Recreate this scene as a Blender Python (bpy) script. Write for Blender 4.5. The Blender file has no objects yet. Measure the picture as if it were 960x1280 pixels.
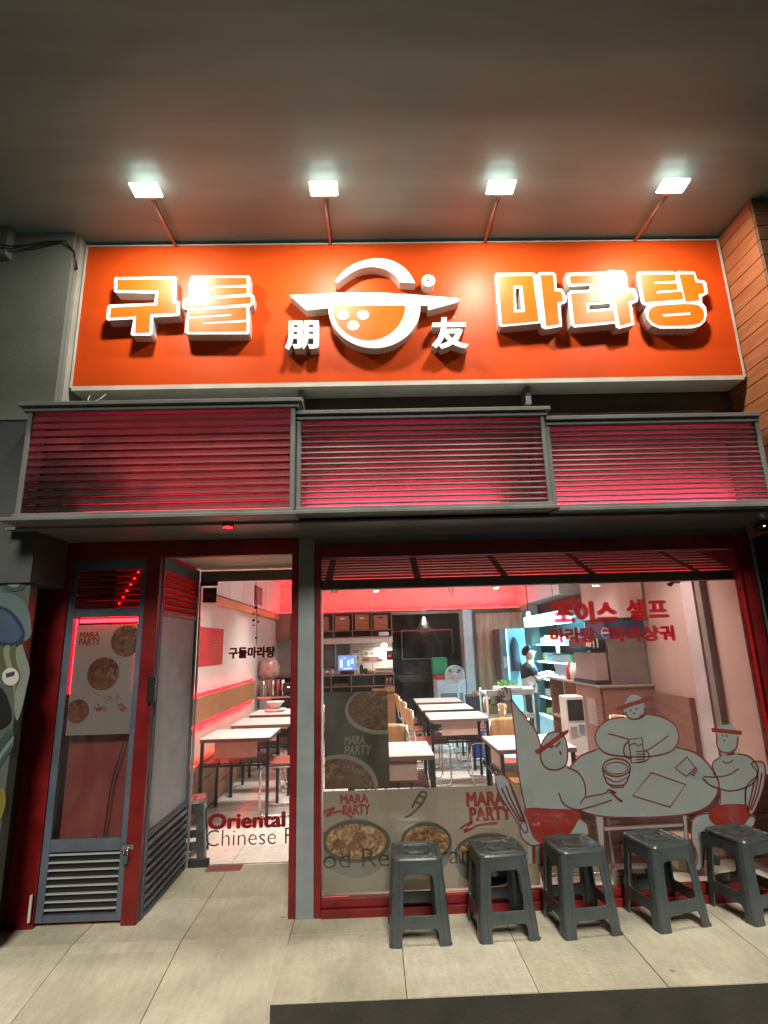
import bpy, bmesh, math, random
from mathutils import Vector, Matrix
from mathutils.geometry import tessellate_polygon
random.seed(4)
S = bpy.context.scene
C = S.collection
# ---------------------------------------------------------------- camera, world, light, exposure
F, PITCH, ROLL, YAW = 687.196, .237831, .028343, .025128
CAM = Vector((0, -3.726, 1.55))
cy, sy, cp, sp = math.cos(YAW), math.sin(YAW), math.cos(PITCH), math.sin(PITCH)
fwd = Vector((sy*cp, cy*cp, sp)); rt0 = Vector((cy, -sy, 0)); up0 = rt0.cross(fwd)
RT = rt0*math.cos(ROLL) - up0*math.sin(ROLL); UP = up0*math.cos(ROLL) + rt0*math.sin(ROLL)
cd = bpy.data.cameras.new('camera'); cam = bpy.data.objects.new('camera', cd); C.objects.link(cam)
cam.matrix_world = Matrix(((RT.x, UP.x, -fwd.x, CAM.x), (RT.y, UP.y, -fwd.y, CAM.y), (RT.z, UP.z, -fwd.z, CAM.z), (0, 0, 0, 1)))
cd.sensor_fit = 'HORIZONTAL'; cd.sensor_width = 36; cd.lens = 36*F/960; cd.clip_start = .05; cd.clip_end = 500
S.camera = cam
W = bpy.data.worlds.new('World'); S.world = W; W.use_nodes = True
wn = W.node_tree; bg = wn.nodes['Background']
sky = wn.nodes.new('ShaderNodeTexSky'); sky.sky_type = 'NISHITA'; sky.sun_disc = False
sky.sun_elevation = math.radians(-3); sky.sun_rotation = math.radians(185)
wn.links.new(sky.outputs[0], bg.inputs[0]); bg.inputs[1].default_value = .12
sd = bpy.data.lights.new('street_light_glow', 'SUN'); sd.energy = 1.95; sd.angle = math.radians(16); sd.color = (1, .965, .82)
so = bpy.data.objects.new('street_light_glow', sd); C.objects.link(so)
so.rotation_euler = (math.radians(50), 0, math.radians(5))
S.view_settings.view_transform = 'Standard'; S.view_settings.look = 'None'; S.view_settings.exposure = .62; S.view_settings.gamma = 1
S.render.engine = 'CYCLES'
S.cycles.max_bounces = 8; S.cycles.transparent_max_bounces = 24; S.cycles.sample_clamp_indirect = 4
S.cycles.caustics_reflective = False; S.cycles.caustics_refractive = False

def ray(x, y): return RT*((x-480)/F) - UP*((y-640)/F) + fwd
def at(x, y, Y):
    """world X,Z of a photo pixel on the facade-parallel plane Y"""
    d = ray(x, y); t = (Y-CAM.y)/d.y; p = CAM + d*t
    return (p.x, p.z)
# ---------------------------------------------------------------- materials
MATS = {}
def mat(name, col, rough=.5, metal=0, var=.12, scale=6, bump=0, bscale=60, em=None, es=0, spec=.5, coat=0, stretch=None, alpha=1, trans=0):
    if name in MATS: return MATS[name]
    m = bpy.data.materials.new(name); m.use_nodes = True; nt = m.node_tree; b = nt.nodes['Principled BSDF']
    tc = nt.nodes.new('ShaderNodeTexCoord'); mp = nt.nodes.new('ShaderNodeMapping'); nt.links.new(tc.outputs['Object'], mp.inputs[0])
    if stretch: mp.inputs['Scale'].default_value = stretch
    n = nt.nodes.new('ShaderNodeTexNoise'); n.inputs['Scale'].default_value = scale; n.inputs['Detail'].default_value = 6; nt.links.new(mp.outputs[0], n.inputs[0])
    r = nt.nodes.new('ShaderNodeValToRGB'); r.color_ramp.elements[0].position = .3; r.color_ramp.elements[1].position = .7
    r.color_ramp.elements[0].color = (*[c*(1-var) for c in col], 1); r.color_ramp.elements[1].color = (*[min(1, c*(1+var)) for c in col], 1)
    nt.links.new(n.outputs[0], r.inputs[0]); nt.links.new(r.outputs[0], b.inputs['Base Color'])
    b.inputs['Roughness'].default_value = rough; b.inputs['Metallic'].default_value = metal
    b.inputs['Specular IOR Level'].default_value = spec; b.inputs['Coat Weight'].default_value = coat; b.inputs['Alpha'].default_value = alpha
    b.inputs['Transmission Weight'].default_value = trans
    rr = nt.nodes.new('ShaderNodeMapRange'); rr.inputs[3].default_value = max(0, rough-.08); rr.inputs[4].default_value = min(1, rough+.12)
    nt.links.new(n.outputs[0], rr.inputs[0]); nt.links.new(rr.outputs[0], b.inputs['Roughness'])
    if bump:
        n2 = nt.nodes.new('ShaderNodeTexNoise'); n2.inputs['Scale'].default_value = bscale; n2.inputs['Detail'].default_value = 8; nt.links.new(mp.outputs[0], n2.inputs[0])
        bp = nt.nodes.new('ShaderNodeBump'); bp.inputs['Strength'].default_value = bump; bp.inputs['Distance'].default_value = .01
        nt.links.new(n2.outputs[0], bp.inputs['Height']); nt.links.new(bp.outputs[0], b.inputs['Normal'])
    if em: b.inputs['Emission Color'].default_value = (*em, 1); b.inputs['Emission Strength'].default_value = es
    MATS[name] = m; return m
def glass(name, tint=(1, 1, 1), rough=0.0, fac=None):
    if name in MATS: return MATS[name]
    m = bpy.data.materials.new(name); m.use_nodes = True; nt = m.node_tree; nt.nodes.clear()
    o = nt.nodes.new('ShaderNodeOutputMaterial'); mx = nt.nodes.new('ShaderNodeMixShader'); t = nt.nodes.new('ShaderNodeBsdfTransparent'); g = nt.nodes.new('ShaderNodeBsdfGlossy')
    t.inputs[0].default_value = (*tint, 1); g.inputs['Roughness'].default_value = rough
    fr = nt.nodes.new('ShaderNodeFresnel'); fr.inputs[0].default_value = 1.45
    d = nt.nodes.new('ShaderNodeBsdfDiffuse'); d.inputs[0].default_value = (.6, .6, .58, 1); md = nt.nodes.new('ShaderNodeMixShader'); tc = nt.nodes.new('ShaderNodeTexCoord')
    mpp = nt.nodes.new('ShaderNodeMapping'); mpp.inputs['Scale'].default_value = (3, 1, .9); nn_ = nt.nodes.new('ShaderNodeTexNoise'); nn_.inputs['Scale'].default_value = 2; nn_.inputs['Detail'].default_value = 8; nn_.inputs['Distortion'].default_value = .8
    mr_ = nt.nodes.new('ShaderNodeMapRange'); mr_.inputs[1].default_value = .42; mr_.inputs[2].default_value = .8; mr_.inputs[3].default_value = .004; mr_.inputs[4].default_value = .045
    nt.links.new(tc.outputs['Object'], mpp.inputs[0]); nt.links.new(mpp.outputs[0], nn_.inputs[0]); nt.links.new(nn_.outputs[0], mr_.inputs[0]); nt.links.new(mr_.outputs[0], md.inputs[0]); nt.links.new(t.outputs[0], md.inputs[1]); nt.links.new(d.outputs[0], md.inputs[2])
    nt.links.new(fr.outputs[0], mx.inputs[0]); nt.links.new(md.outputs[0], mx.inputs[1]); nt.links.new(g.outputs[0], mx.inputs[2]); nt.links.new(mx.outputs[0], o.inputs[0])
    MATS[name] = m; return m
def emat(name, col, st):
    if name in MATS: return MATS[name]
    m = bpy.data.materials.new(name); m.use_nodes = True; nt = m.node_tree; nt.nodes.clear()
    o = nt.nodes.new('ShaderNodeOutputMaterial'); e = nt.nodes.new('ShaderNodeEmission'); e.inputs[0].default_value = (*col, 1); e.inputs[1].default_value = st
    nt.links.new(e.outputs[0], o.inputs[0]); MATS[name] = m; return m
def wood(name, c1, c2, rough=.5, stretch=(1, 12, 12), scale=3):
    if name in MATS: return MATS[name]
    m = mat(name, c1, rough, var=0, scale=scale, stretch=stretch, bump=.15, bscale=scale*2)
    r = [n for n in m.node_tree.nodes if n.type == 'VALTORGB'][0]
    r.color_ramp.elements[0].color = (*c1, 1); r.color_ramp.elements[1].color = (*c2, 1)
    return m
def translucent(name, col, k=.5):
    if name in MATS: return MATS[name]
    m = bpy.data.materials.new(name); m.use_nodes = True; nt = m.node_tree; b = nt.nodes['Principled BSDF']
    b.inputs['Base Color'].default_value = (*col, 1); b.inputs['Roughness'].default_value = .35
    o = nt.nodes['Material Output']; mx = nt.nodes.new('ShaderNodeMixShader'); t = nt.nodes.new('ShaderNodeBsdfTransparent'); tl = nt.nodes.new('ShaderNodeBsdfTranslucent'); m2 = nt.nodes.new('ShaderNodeMixShader')
    tl.inputs[0].default_value = (*col, 1); m2.inputs[0].default_value = .5
    tc = nt.nodes.new('ShaderNodeTexCoord'); n = nt.nodes.new('ShaderNodeTexNoise'); n.inputs['Scale'].default_value = 3; nt.links.new(tc.outputs['Object'], n.inputs[0])
    mr = nt.nodes.new('ShaderNodeMapRange'); mr.inputs[3].default_value = k-.06; mr.inputs[4].default_value = k+.06; nt.links.new(n.outputs[0], mr.inputs[0])
    nt.links.new(b.outputs[0], m2.inputs[1]); nt.links.new(tl.outputs[0], m2.inputs[2])
    nt.links.new(mr.outputs[0], mx.inputs[0]); nt.links.new(m2.outputs[0], mx.inputs[1]); nt.links.new(t.outputs[0], mx.inputs[2]); nt.links.new(mx.outputs[0], o.inputs[0])
    MATS[name] = m; return m
def vinyl(name, col, k=.5, var=.05):
    if name in MATS: return MATS[name]
    m = mat(name, col, .5, var=var); nt = m.node_tree; b = nt.nodes['Principled BSDF']; o = nt.nodes['Material Output']
    mx = nt.nodes.new('ShaderNodeMixShader'); tl = nt.nodes.new('ShaderNodeBsdfTranslucent'); tl.inputs[0].default_value = (*col, 1); mx.inputs[0].default_value = k
    nt.links.new(b.outputs[0], mx.inputs[1]); nt.links.new(tl.outputs[0], mx.inputs[2]); nt.links.new(mx.outputs[0], o.inputs[0]); return m
def tintfilm(name, col, tint, k):
    m = mat(name, col, .45, var=.04); nt = m.node_tree; b = nt.nodes['Principled BSDF']; o = nt.nodes['Material Output']
    mx = nt.nodes.new('ShaderNodeMixShader'); t = nt.nodes.new('ShaderNodeBsdfTransparent'); t.inputs[0].default_value = (*[c**.25 for c in tint], 1); mx.inputs[0].default_value = k**.5
    nt.links.new(b.outputs[0], mx.inputs[1]); nt.links.new(t.outputs[0], mx.inputs[2]); nt.links.new(mx.outputs[0], o.inputs[0]); return m
def speckle(m):
    # worn grit: fine grain, streaks and a few dark gum spots in the tile colour
    nt = m.node_tree; b = nt.nodes['Principled BSDF']; src = b.inputs['Base Color'].links[0].from_socket
    g = nt.nodes.new('ShaderNodeNewGeometry'); mp = nt.nodes.new('ShaderNodeMapping'); mp.inputs['Scale'].default_value = (14, 3.5, 1); nt.links.new(g.outputs['Position'], mp.inputs[0])
    n = nt.nodes.new('ShaderNodeTexNoise'); n.inputs['Scale'].default_value = 2.2; n.inputs['Detail'].default_value = 9; n.inputs['Roughness'].default_value = .72; nt.links.new(mp.outputs[0], n.inputs[0])
    r1 = nt.nodes.new('ShaderNodeMapRange'); r1.inputs[1].default_value = .32; r1.inputs[2].default_value = .62; r1.inputs[3].default_value = .84; r1.inputs[4].default_value = 1.04; nt.links.new(n.outputs[0], r1.inputs[0])
    v = nt.nodes.new('ShaderNodeTexVoronoi'); v.inputs['Scale'].default_value = 3.1; nt.links.new(g.outputs['Position'], v.inputs[0])
    n3 = nt.nodes.new('ShaderNodeTexNoise'); n3.inputs['Scale'].default_value = 40; nt.links.new(g.outputs['Position'], n3.inputs[0]); ad = nt.nodes.new('ShaderNodeMath'); ad.operation = 'MULTIPLY_ADD'; ad.inputs[1].default_value = .05; nt.links.new(n3.outputs[0], ad.inputs[0]); nt.links.new(v.outputs['Distance'], ad.inputs[2])
    r2 = nt.nodes.new('ShaderNodeMapRange'); r2.inputs[1].default_value = .055; r2.inputs[2].default_value = .075; r2.inputs[3].default_value = .52; r2.inputs[4].default_value = 1; nt.links.new(ad.outputs[0], r2.inputs[0])
    n4 = nt.nodes.new('ShaderNodeTexNoise'); n4.inputs['Scale'].default_value = 1.7; n4.inputs['Detail'].default_value = 4; nt.links.new(g.outputs['Position'], n4.inputs[0])
    r3 = nt.nodes.new('ShaderNodeMapRange'); r3.inputs[1].default_value = .35; r3.inputs[2].default_value = .6; r3.inputs[3].default_value = .82; r3.inputs[4].default_value = 1.03; nt.links.new(n4.outputs[0], r3.inputs[0])
    m1 = nt.nodes.new('ShaderNodeMath'); m1.operation = 'MULTIPLY'; nt.links.new(r1.outputs[0], m1.inputs[0]); nt.links.new(r2.outputs[0], m1.inputs[1])
    m2 = nt.nodes.new('ShaderNodeMath'); m2.operation = 'MULTIPLY'; nt.links.new(m1.outputs[0], m2.inputs[0]); nt.links.new(r3.outputs[0], m2.inputs[1])
    sc = nt.nodes.new('ShaderNodeVectorMath'); sc.operation = 'SCALE'; nt.links.new(src, sc.inputs[0]); nt.links.new(m2.outputs[0], sc.inputs['Scale']); nt.links.new(sc.outputs[0], b.inputs['Base Color'])
def food(name, base, a, b_, c_):
    m = mat(name, base, .6); nt = m.node_tree; r = [n for n in nt.nodes if n.type == 'VALTORGB'][0]; n = [n for n in nt.nodes if n.type == 'TEX_NOISE'][0]
    n.inputs['Scale'].default_value = 22; n.inputs['Detail'].default_value = 3; n.inputs['Distortion'].default_value = 1.5
    els = r.color_ramp.elements; els[0].position = .36; els[0].color = (*base, 1); els[1].position = .64; els[1].color = (*a, 1)
    e = els.new(.46); e.color = (*b_, 1); e = els.new(.55); e.color = (*c_, 1)
    return m

M = dict(
 red=mat('red_painted_metal', (.16, .005, .006), .38, var=.28, bump=.05),
 steel=mat('blue_grey_painted_steel', (.085, .10, .135), .42, var=.26, scale=4, bump=.08),
 cornice=mat('grey_painted_trim', (.15, .155, .15), .45, var=.2, scale=5, bump=.08),
 slat=mat('louvre_slat_paint', (.105, .078, .070), .42, var=.25, scale=9),
 pil=mat('grey_pillar_paint', (.22, .25, .26), .5, var=.1),
 dark=mat('dark_charcoal', (.02, .018, .018), .5),
 black=mat('black_metal', (.012, .012, .013), .4),
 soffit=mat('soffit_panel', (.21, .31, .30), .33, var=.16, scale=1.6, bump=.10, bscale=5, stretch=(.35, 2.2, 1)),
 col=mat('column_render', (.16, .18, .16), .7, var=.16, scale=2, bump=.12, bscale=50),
 colshade=mat('column_lower_shade', (.06, .065, .067), .7, var=.15, scale=3, bump=.2),  # lower shaft darkened in colour, standing in for the weaker light there
 white=mat('white_paint', (.72, .70, .68), .55, var=.04, scale=3, bump=.04),
 cream=mat('cream_paint', (.82, .78, .62), .6, var=.04, scale=3),
 sign=mat('sign_orange_red', (.66, .072, .008), .40, var=.08, scale=2, spec=.22),
 signedge=mat('sign_white_edge', (.62, .62, .58), .4),
 letterside=mat('letter_side_return', (.52, .50, .46), .5),
 letterwhite=mat('letter_white_acrylic', (.80, .79, .75), .3, em=(1, .97, .9), es=.35, var=.03),
 letterorange=mat('letter_orange_acrylic', (.70, .105, .004), .35, em=(1, .20, .006), es=.22, var=.12, scale=5),
 lampbody=mat('lamp_white_body', (.7, .68, .62), .4, em=(1, .96, .84), es=3),  # head glow, raised to add a haze-like halo on the soffit
 arm=mat('lamp_arm_salmon', (.45, .20, .14), .4),
 lens=emat('lamp_lens_light', (1, .95, .82), 22),
 led=emat('red_led_light', (1, .0022, .0038), 60),
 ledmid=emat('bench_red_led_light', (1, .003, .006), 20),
 ledp=emat('pink_red_led_light', (1, .04, .10), 34),
 ledlow=emat('dim_red_led_light', (1, .012, .03), 12),
 cool=emat('cool_white_light', (.30, .80, 1), 12),
 down=emat('downlight_light', (1, .92, .8), 14),
 tile=mat('pavement_tile', (.43, .405, .335), .62, var=.14, scale=3.5, bump=.35, bscale=40),
 riser=mat('step_riser_dark', (.055, .050, .040), .7, var=.2, bump=.2),
 road=mat('asphalt', (.05, .05, .05), .85, var=.3, scale=30, bump=.5),
 grout=mat('grout', (.14, .13, .11), .9),
 itile=mat('interior_tile', (.55, .52, .47), .3, var=.05, scale=3),
 top=mat('white_laminate', (.66, .63, .60), .35, var=.03),
 pinkpanel=mat('pink_panel', (.50, .36, .31), .5),
 chrome=mat('chrome', (.6, .6, .6), .22, metal=1),
 seat=mat('red_brown_seat', (.30, .07, .05), .35),
 woodb=wood('bench_wood', (.28, .12, .045), (.42, .20, .085), .5, (1, 1, 14)),
 woodm=wood('moulding_wood', (.40, .20, .10), (.55, .30, .17), .5, (1, 1, 14)),
 woodc=wood('chair_wood', (.38, .22, .09), (.55, .35, .17), .45, (8, 1, 1)),
 brown=wood('brown_cabinet', (.20, .085, .06), (.28, .13, .09), .5, (1, 1, 10)),
 plank=wood('facade_plank', (.26, .085, .030), (.40, .15, .06), .6, (2, .8, 9), 5),
 plankd=wood('facade_plank_dark', (.12, .055, .028), (.20, .095, .05), .6, (.8, 2, 9), 5),
 stool=mat('grey_plastic', (.060, .072, .076), .26, var=.16, scale=9, bump=.06, bscale=120),
 glass=glass('window_glass', (.97, .985, .98)),
 glassd=glass('door_glass', (.95, .97, .96)),
 frost=vinyl('frosted_film', (.74, .80, .88), .06, .12),
 greyfilm=vinyl('grey_vinyl_film', (.58, .60, .60), .25),
 redfilm=vinyl('red_vinyl_film', (.55, .045, .03), .3), redletter=tintfilm('bright_red_vinyl', (.80, .035, .06), (1, .10, .17), .72), doorletter=tintfilm('door_red_vinyl', (.30, .03, .03), (.7, .10, .10), .4),
 redline=vinyl('dark_red_vinyl_line', (.36, .05, .04), .4),
 darktext=mat('black_vinyl_letter', (.02, .02, .02), .4),
 banner=translucent('banner_film', (.46, .41, .33), .15),
 poster=vinyl('dark_poster_print', (.11, .085, .055), .3, .35),
 paper=vinyl('poster_paper', (.48, .37, .35), .35),
 plastic=mat('white_plastic', (.7, .7, .7), .35),
 wall=mat('interior_wall_paint', (.66, .60, .56), .6, var=.04, scale=2, bump=.03),
 skin=mat('skin', (.50, .28, .20), .5), hair=mat('dark_hair', (.012, .009, .008), .45), tee=mat('black_cotton', (.018, .018, .024), .8, bump=.2),
)
# ---------------------------------------------------------------- mesh helpers
class MB:
    def __init__(s): s.v = []; s.f = []
    def add(s, v, f):
        n = len(s.v); s.v += [tuple(p) for p in v]; s.f += [tuple(i+n for i in q) for q in f]; return s
    def box(s, x0, x1, y0, y1, z0, z1, rot=None, piv=None):
        v = [Vector(p) for p in [(x0, y0, z0), (x1, y0, z0), (x1, y1, z0), (x0, y1, z0), (x0, y0, z1), (x1, y0, z1), (x1, y1, z1), (x0, y1, z1)]]
        if rot: pv = Vector(piv or ((x0+x1)/2, (y0+y1)/2, (z0+z1)/2)); v = [pv + rot @ (p-pv) for p in v]
        return s.add(v, [(0, 3, 2, 1), (4, 5, 6, 7), (0, 1, 5, 4), (1, 2, 6, 5), (2, 3, 7, 6), (3, 0, 4, 7)])
    def tube(s, pts, r, n=8, cap=True):
        pts = [Vector(p) for p in pts]; rs = r if isinstance(r, (list, tuple)) else [r]*len(pts); rings = []; prev = None
        for i, p in enumerate(pts):
            d = (pts[min(i+1, len(pts)-1)] - pts[max(i-1, 0)]).normalized()
            a = (prev - d*prev.dot(d)) if prev else d.orthogonal()
            a = a.normalized() if a.length > 1e-6 else d.orthogonal().normalized(); prev = a; b = d.cross(a)
            rings.append([p + (a*math.cos(2*math.pi*k/n) + b*math.sin(2*math.pi*k/n))*rs[i] for k in range(n)])
        v = [q for g in rings for q in g]; f = []
        for i in range(len(pts)-1):
            for k in range(n): f.append((i*n+k, i*n+(k+1) % n, (i+1)*n+(k+1) % n, (i+1)*n+k))
        if cap: f.append(tuple(range(n-1, -1, -1))); f.append(tuple((len(pts)-1)*n+k for k in range(n)))
        return s.add(v, f)
    def lathe(s, prof, c=(0, 0, 0), n=20, axis='Z'):
        v = []; f = []
        for r, h in prof:
            for k in range(n):
                a = 2*math.pi*k/n; x, y = r*math.cos(a), r*math.sin(a)
                p = (x, y, h) if axis == 'Z' else (x, h, y)
                v.append((c[0]+p[0], c[1]+p[1], c[2]+p[2]))
        for i in range(len(prof)-1):
            for k in range(n): f.append((i*n+k, i*n+(k+1) % n, (i+1)*n+(k+1) % n, (i+1)*n+k))
        f.append(tuple(range(n-1, -1, -1))); f.append(tuple((len(prof)-1)*n+k for k in range(n)))
        return s.add(v, f)
    def poly(s, loops, y0, y1):
        """solid from outline + holes given as (x,z), between Y=y0 (front) and y1"""
        loops = [[Vector((p[0], 0, p[1])) for p in l] for l in loops]
        tris = tessellate_polygon(loops); pts = [p for l in loops for p in l]; N = len(pts)
        v = [(p.x, y0, p.z) for p in pts] + [(p.x, y1, p.z) for p in pts]
        f = [t for t in tris] + [tuple(i+N for i in reversed(t)) for t in tris]; k = 0
        for l in loops:
            m = len(l)
            for i in range(m): f.append((k+i, k+(i+1) % m, k+(i+1) % m+N, k+i+N))
            k += m
        return s.add(v, f)
    def build(s, name, m, parent=None, bevel=0, smooth=False, seg=1):
        me = bpy.data.meshes.new(name); me.from_pydata(s.v, [], s.f); me.update()
        b = bmesh.new(); b.from_mesh(me); bmesh.ops.recalc_face_normals(b, faces=b.faces); b.to_mesh(me); b.free()
        me.materials.append(m)
        if smooth:
            for p in me.polygons: p.use_smooth = True
        o = bpy.data.objects.new(name, me); C.objects.link(o)
        if smooth == 'auto': me.set_sharp_from_angle(angle=math.radians(40))
        if parent:
            o.parent = parent; off = wpos(parent)
            for q in me.vertices: q.co -= off
        if bevel:
            bv = o.modifiers.new('bevel', 'BEVEL'); bv.width = bevel; bv.segments = seg; bv.limit_method = 'ANGLE'
        return o
def wpos(o):
    p = Vector((0, 0, 0))
    while o: p += o.location; o = o.parent
    return p
def tag(o, label=None, cat=None, group=None, kind=None):
    if label: o['label'] = label
    if cat: o['category'] = cat
    if group: o['group'] = group
    if kind: o['kind'] = kind
    return o
def thing(name, label, cat, loc=(0, 0, 0), group=None):
    o = bpy.data.objects.new(name, None); C.objects.link(o); o.location = loc; o.empty_display_size = .1
    return tag(o, label, cat, group)
def copy_tree(o, parent=None):
    c = o.copy(); C.objects.link(c); c.parent = parent
    for ch in list(o.children): copy_tree(ch, c)
    return c
def box(name, m, parent, *a, bevel=0): return MB().box(*a).build(name, m, parent, bevel)
def text(name, s, m, parent, x0, x1, z0, z1, y, depth=.002, off=.0, sub=True, shear=0, bold=0):
    """flat lettering fitted to a rectangle on the plane Y=y"""
    c = bpy.data.curves.new(name, 'FONT'); c.body = s; c.offset = off; c.extrude = .5; c.resolution_u = 3; c.shear = shear
    o = bpy.data.objects.new(name, c); C.objects.link(o)
    me = bpy.data.meshes.new_from_object(o.evaluated_get(bpy.context.evaluated_depsgraph_get())); bpy.data.objects.remove(o)
    xs = [v.co.x for v in me.vertices]; ys = [v.co.y for v in me.vertices]; a, b_, c0, c1 = min(xs), max(xs), min(ys), max(ys)
    off3 = wpos(parent) if parent else Vector((0, 0, 0))
    if bold:
        vs = [v.co.copy() for v in me.vertices]; fs = [tuple(p.vertices) for p in me.polygons]; V = []; Fc = []
        for k in range(9):
            q = 2*math.pi*k/8; dx, dy = (bold*math.cos(q), bold*math.sin(q)*.8) if k < 8 else (0, 0); n0 = len(V)
            V += [Vector((w.x+dx, w.y+dy, w.z+.04*k)) for w in vs]; Fc += [tuple(i+n0 for i in f_) for f_ in fs]
        me = bpy.data.meshes.new(name); me.from_pydata(V, [], Fc); a -= bold; b_ += bold; c0 -= bold*.8; c1 += bold*.8
    for v in me.vertices:
        X = x0 + (v.co.x-a)/(b_-a)*(x1-x0); Z = z0 + (v.co.y-c0)/(c1-c0)*(z1-z0); Y = y - v.co.z*depth
        v.co = Vector((X, Y, Z)) - off3
    me.materials.clear(); me.materials.append(m); me.name = name
    q = bpy.data.objects.new(name, me); C.objects.link(q); q.parent = parent
    return q
def spline(pts, closed=True, k=5):
    n = len(pts); out = []
    rng = range(n) if closed else range(n-1)
    for i in rng:
        g = lambda j: pts[j % n] if closed else pts[max(0, min(n-1, j))]
        p0, p1, p2, p3 = g(i-1), g(i), g(i+1), g(i+2)
        for t in range(k):
            u = t/k
            out.append(tuple(.5*((2*p1[a]) + (-p0[a]+p2[a])*u + (2*p0[a]-5*p1[a]+4*p2[a]-p3[a])*u*u + (-p0[a]+3*p1[a]-3*p2[a]+p3[a])*u**3) for a in (0, 1)))
    if not closed: out.append(tuple(pts[-1]))
    return out
def ell(cx, cz, rx, rz, n=24): return [(cx+rx*math.cos(2*math.pi*k/n), cz+rz*math.sin(2*math.pi*k/n)) for k in range(n)]
def ribbon(mb, pts, w, y0, y1, closed=True):
    """flat line of width w following a path"""
    n = len(pts); L = []; Rr = []
    for i in range(n):
        a = pts[(i-1) % n] if closed or i else pts[0]; b = pts[(i+1) % n] if closed or i < n-1 else pts[-1]
        dx, dz = b[0]-a[0], b[1]-a[1]; l = math.hypot(dx, dz) or 1e-6; nx, nz = -dz/l*w/2, dx/l*w/2
        L.append((pts[i][0]+nx, pts[i][1]+nz)); Rr.append((pts[i][0]-nx, pts[i][1]-nz))
    m = n if closed else n-1
    for i in range(m):
        j = (i+1) % n
        v = [(L[i][0], y0, L[i][1]), (L[j][0], y0, L[j][1]), (Rr[j][0], y0, Rr[j][1]), (Rr[i][0], y0, Rr[i][1])]
        mb.add(v, [(0, 1, 2, 3)])
    return mb
# ---------------------------------------------------------------- ground
def struct(name, mb, m, bevel=0):
    return tag(mb.build(name, m, None, bevel), kind='structure')
struct('ground', MB().box(-60, 60, -60, 40, -.34, -.30), M['road'])
pave = struct('pavement', MB().box(-.5, 4.5, -.785, .9, -.16, -.012), M['grout'])
apron = struct('step_riser', MB().box(-.5, 4.5, -.80, -.786, -.30, -.004), M['riser'])
tiles = [random.uniform(.9, 1.1) for _ in range(200)]
tmats = []
for k in range(5):
    f = (.92, .97, 1.0, 1.04, 1.07)[k]
    tmats.append(mat('pavement_tile_%d' % k, (.62*f, .565*f, .445*f*(.98+.01*k)), .58, var=.13, scale=2.8+.4*k, bump=.45, bscale=30)); speckle(tmats[-1])
def tile(x0, x1, y0, y1, parent, m, zf=lambda y: 0, name='tile', g=.0022):
    dz = random.uniform(-.0012, .0012); a0, a1 = zf(y0)+dz, zf(y1)+dz
    v = [(x0+g, y0+g, a0-.03), (x1-g, y0+g, a0-.03), (x1-g, y1-g, a1-.03), (x0+g, y1-g, a1-.03), (x0+g, y0+g, a0), (x1-g, y0+g, a0), (x1-g, y1-g, a1), (x0+g, y1-g, a1)]
    return MB().add(v, [(0, 3, 2, 1), (4, 5, 6, 7), (0, 1, 5, 4), (1, 2, 6, 5), (2, 3, 7, 6), (3, 0, 4, 7)]).build(name, m, parent)
ux = [-.5, .115, .715, 1.31, 1.91, 2.51, 3.11, 3.71, 4.3]
for i in range(len(ux)-1):
    for (a, b) in ((-.80, -.20), (-.20, 0.02)): tile(ux[i], ux[i+1], a, b, pave, random.choice(tmats))
ramp = struct('ramp', MB().add([(-4.5, -.24, -.03), (-.5, -.24, -.03), (-.5, -2.2, -.31), (-4.5, -2.2, -.31), (-4.5, .9, -.03), (-.5, .9, -.03)], [(0, 1, 2, 3), (0, 4, 5, 1)]), M['grout'])
rz = lambda y: min(0, .15*(y+.20))
for i in range(6):
    x1 = -.5-.595*i; x0 = x1-.595
    for (a, b) in ((-1.48, -.88), (-.88, -.28), (-.28, -.20), (-.20, .31), (.31, .87)):
        tile(x0, x1, a, b, ramp, random.choice(tmats), rz)
# ---------------------------------------------------------------- interior shell
flo = struct('floor', MB().box(-1.95, 3.6, .9, 7.6, -.06, -.012), M['grout'])
itm = [mat('interior_tile_%d' % k, (.56*f, .53*f, .48*f), .26, var=.05, scale=3) for k, f in enumerate((.93, 1, 1.05))]
yy = [.872, 1.48, 2.08, 2.68, 3.28, 3.88, 4.48, 5.08, 5.68, 6.28, 6.88, 7.5]
xx = [-1.95, -1.69, -1.09, -.49, .11, .71, 1.31, 1.91, 2.51, 3.11, 3.6]
for i in range(len(xx)-1):
    for j in range(len(yy)-1): tile(xx[i], xx[i+1], yy[j], yy[j+1], flo, random.choice(itm), name='tile')
for i in range(3, len(xx)-1): tile(xx[i], xx[i+1], .13, .872, flo, random.choice(itm), name='tile')
struct('threshold_floor', MB().box(-.45, 3.5, .12, .9, -.06, -.014), M['grout'])
struct('wall_left', MB().box(-1.98, -1.83, .9, 7.35, 0, 2.8), M['wall'])
struct('wall_back', MB().box(-1.98, .36, 7.22, 7.35, 0, 2.8).box(1.7, 3.6, 7.22, 7.35, 0, 2.8).box(.36, 1.7, 7.22, 7.35, 2.13, 2.8), M['wall'])
struct('wall_right', MB().box(3.06, 3.2, .12, 4.35, 0, 2.8), mat('pinkish_wall', (.50, .35, .30), .6, var=.05, scale=2))  # pinker tone than the other inner walls
struct('wall_right_recess', MB().box(3.45, 3.6, 4.35, 7.3, 0, 2.8).box(3.2, 3.6, 4.30, 4.35, 0, 2.8), M['wall'])
struct('interior_ceiling', MB().box(-2.1, 3.7, .86, 9, 2.75, 2.85).box(-.5, 3.7, .1, .86, 2.75, 2.85), M['white'])
struct('ceiling_bulkhead', MB().box(2.86, 3.45, 4.7, 7.22, 2.24, 2.75), M['white'])
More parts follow.
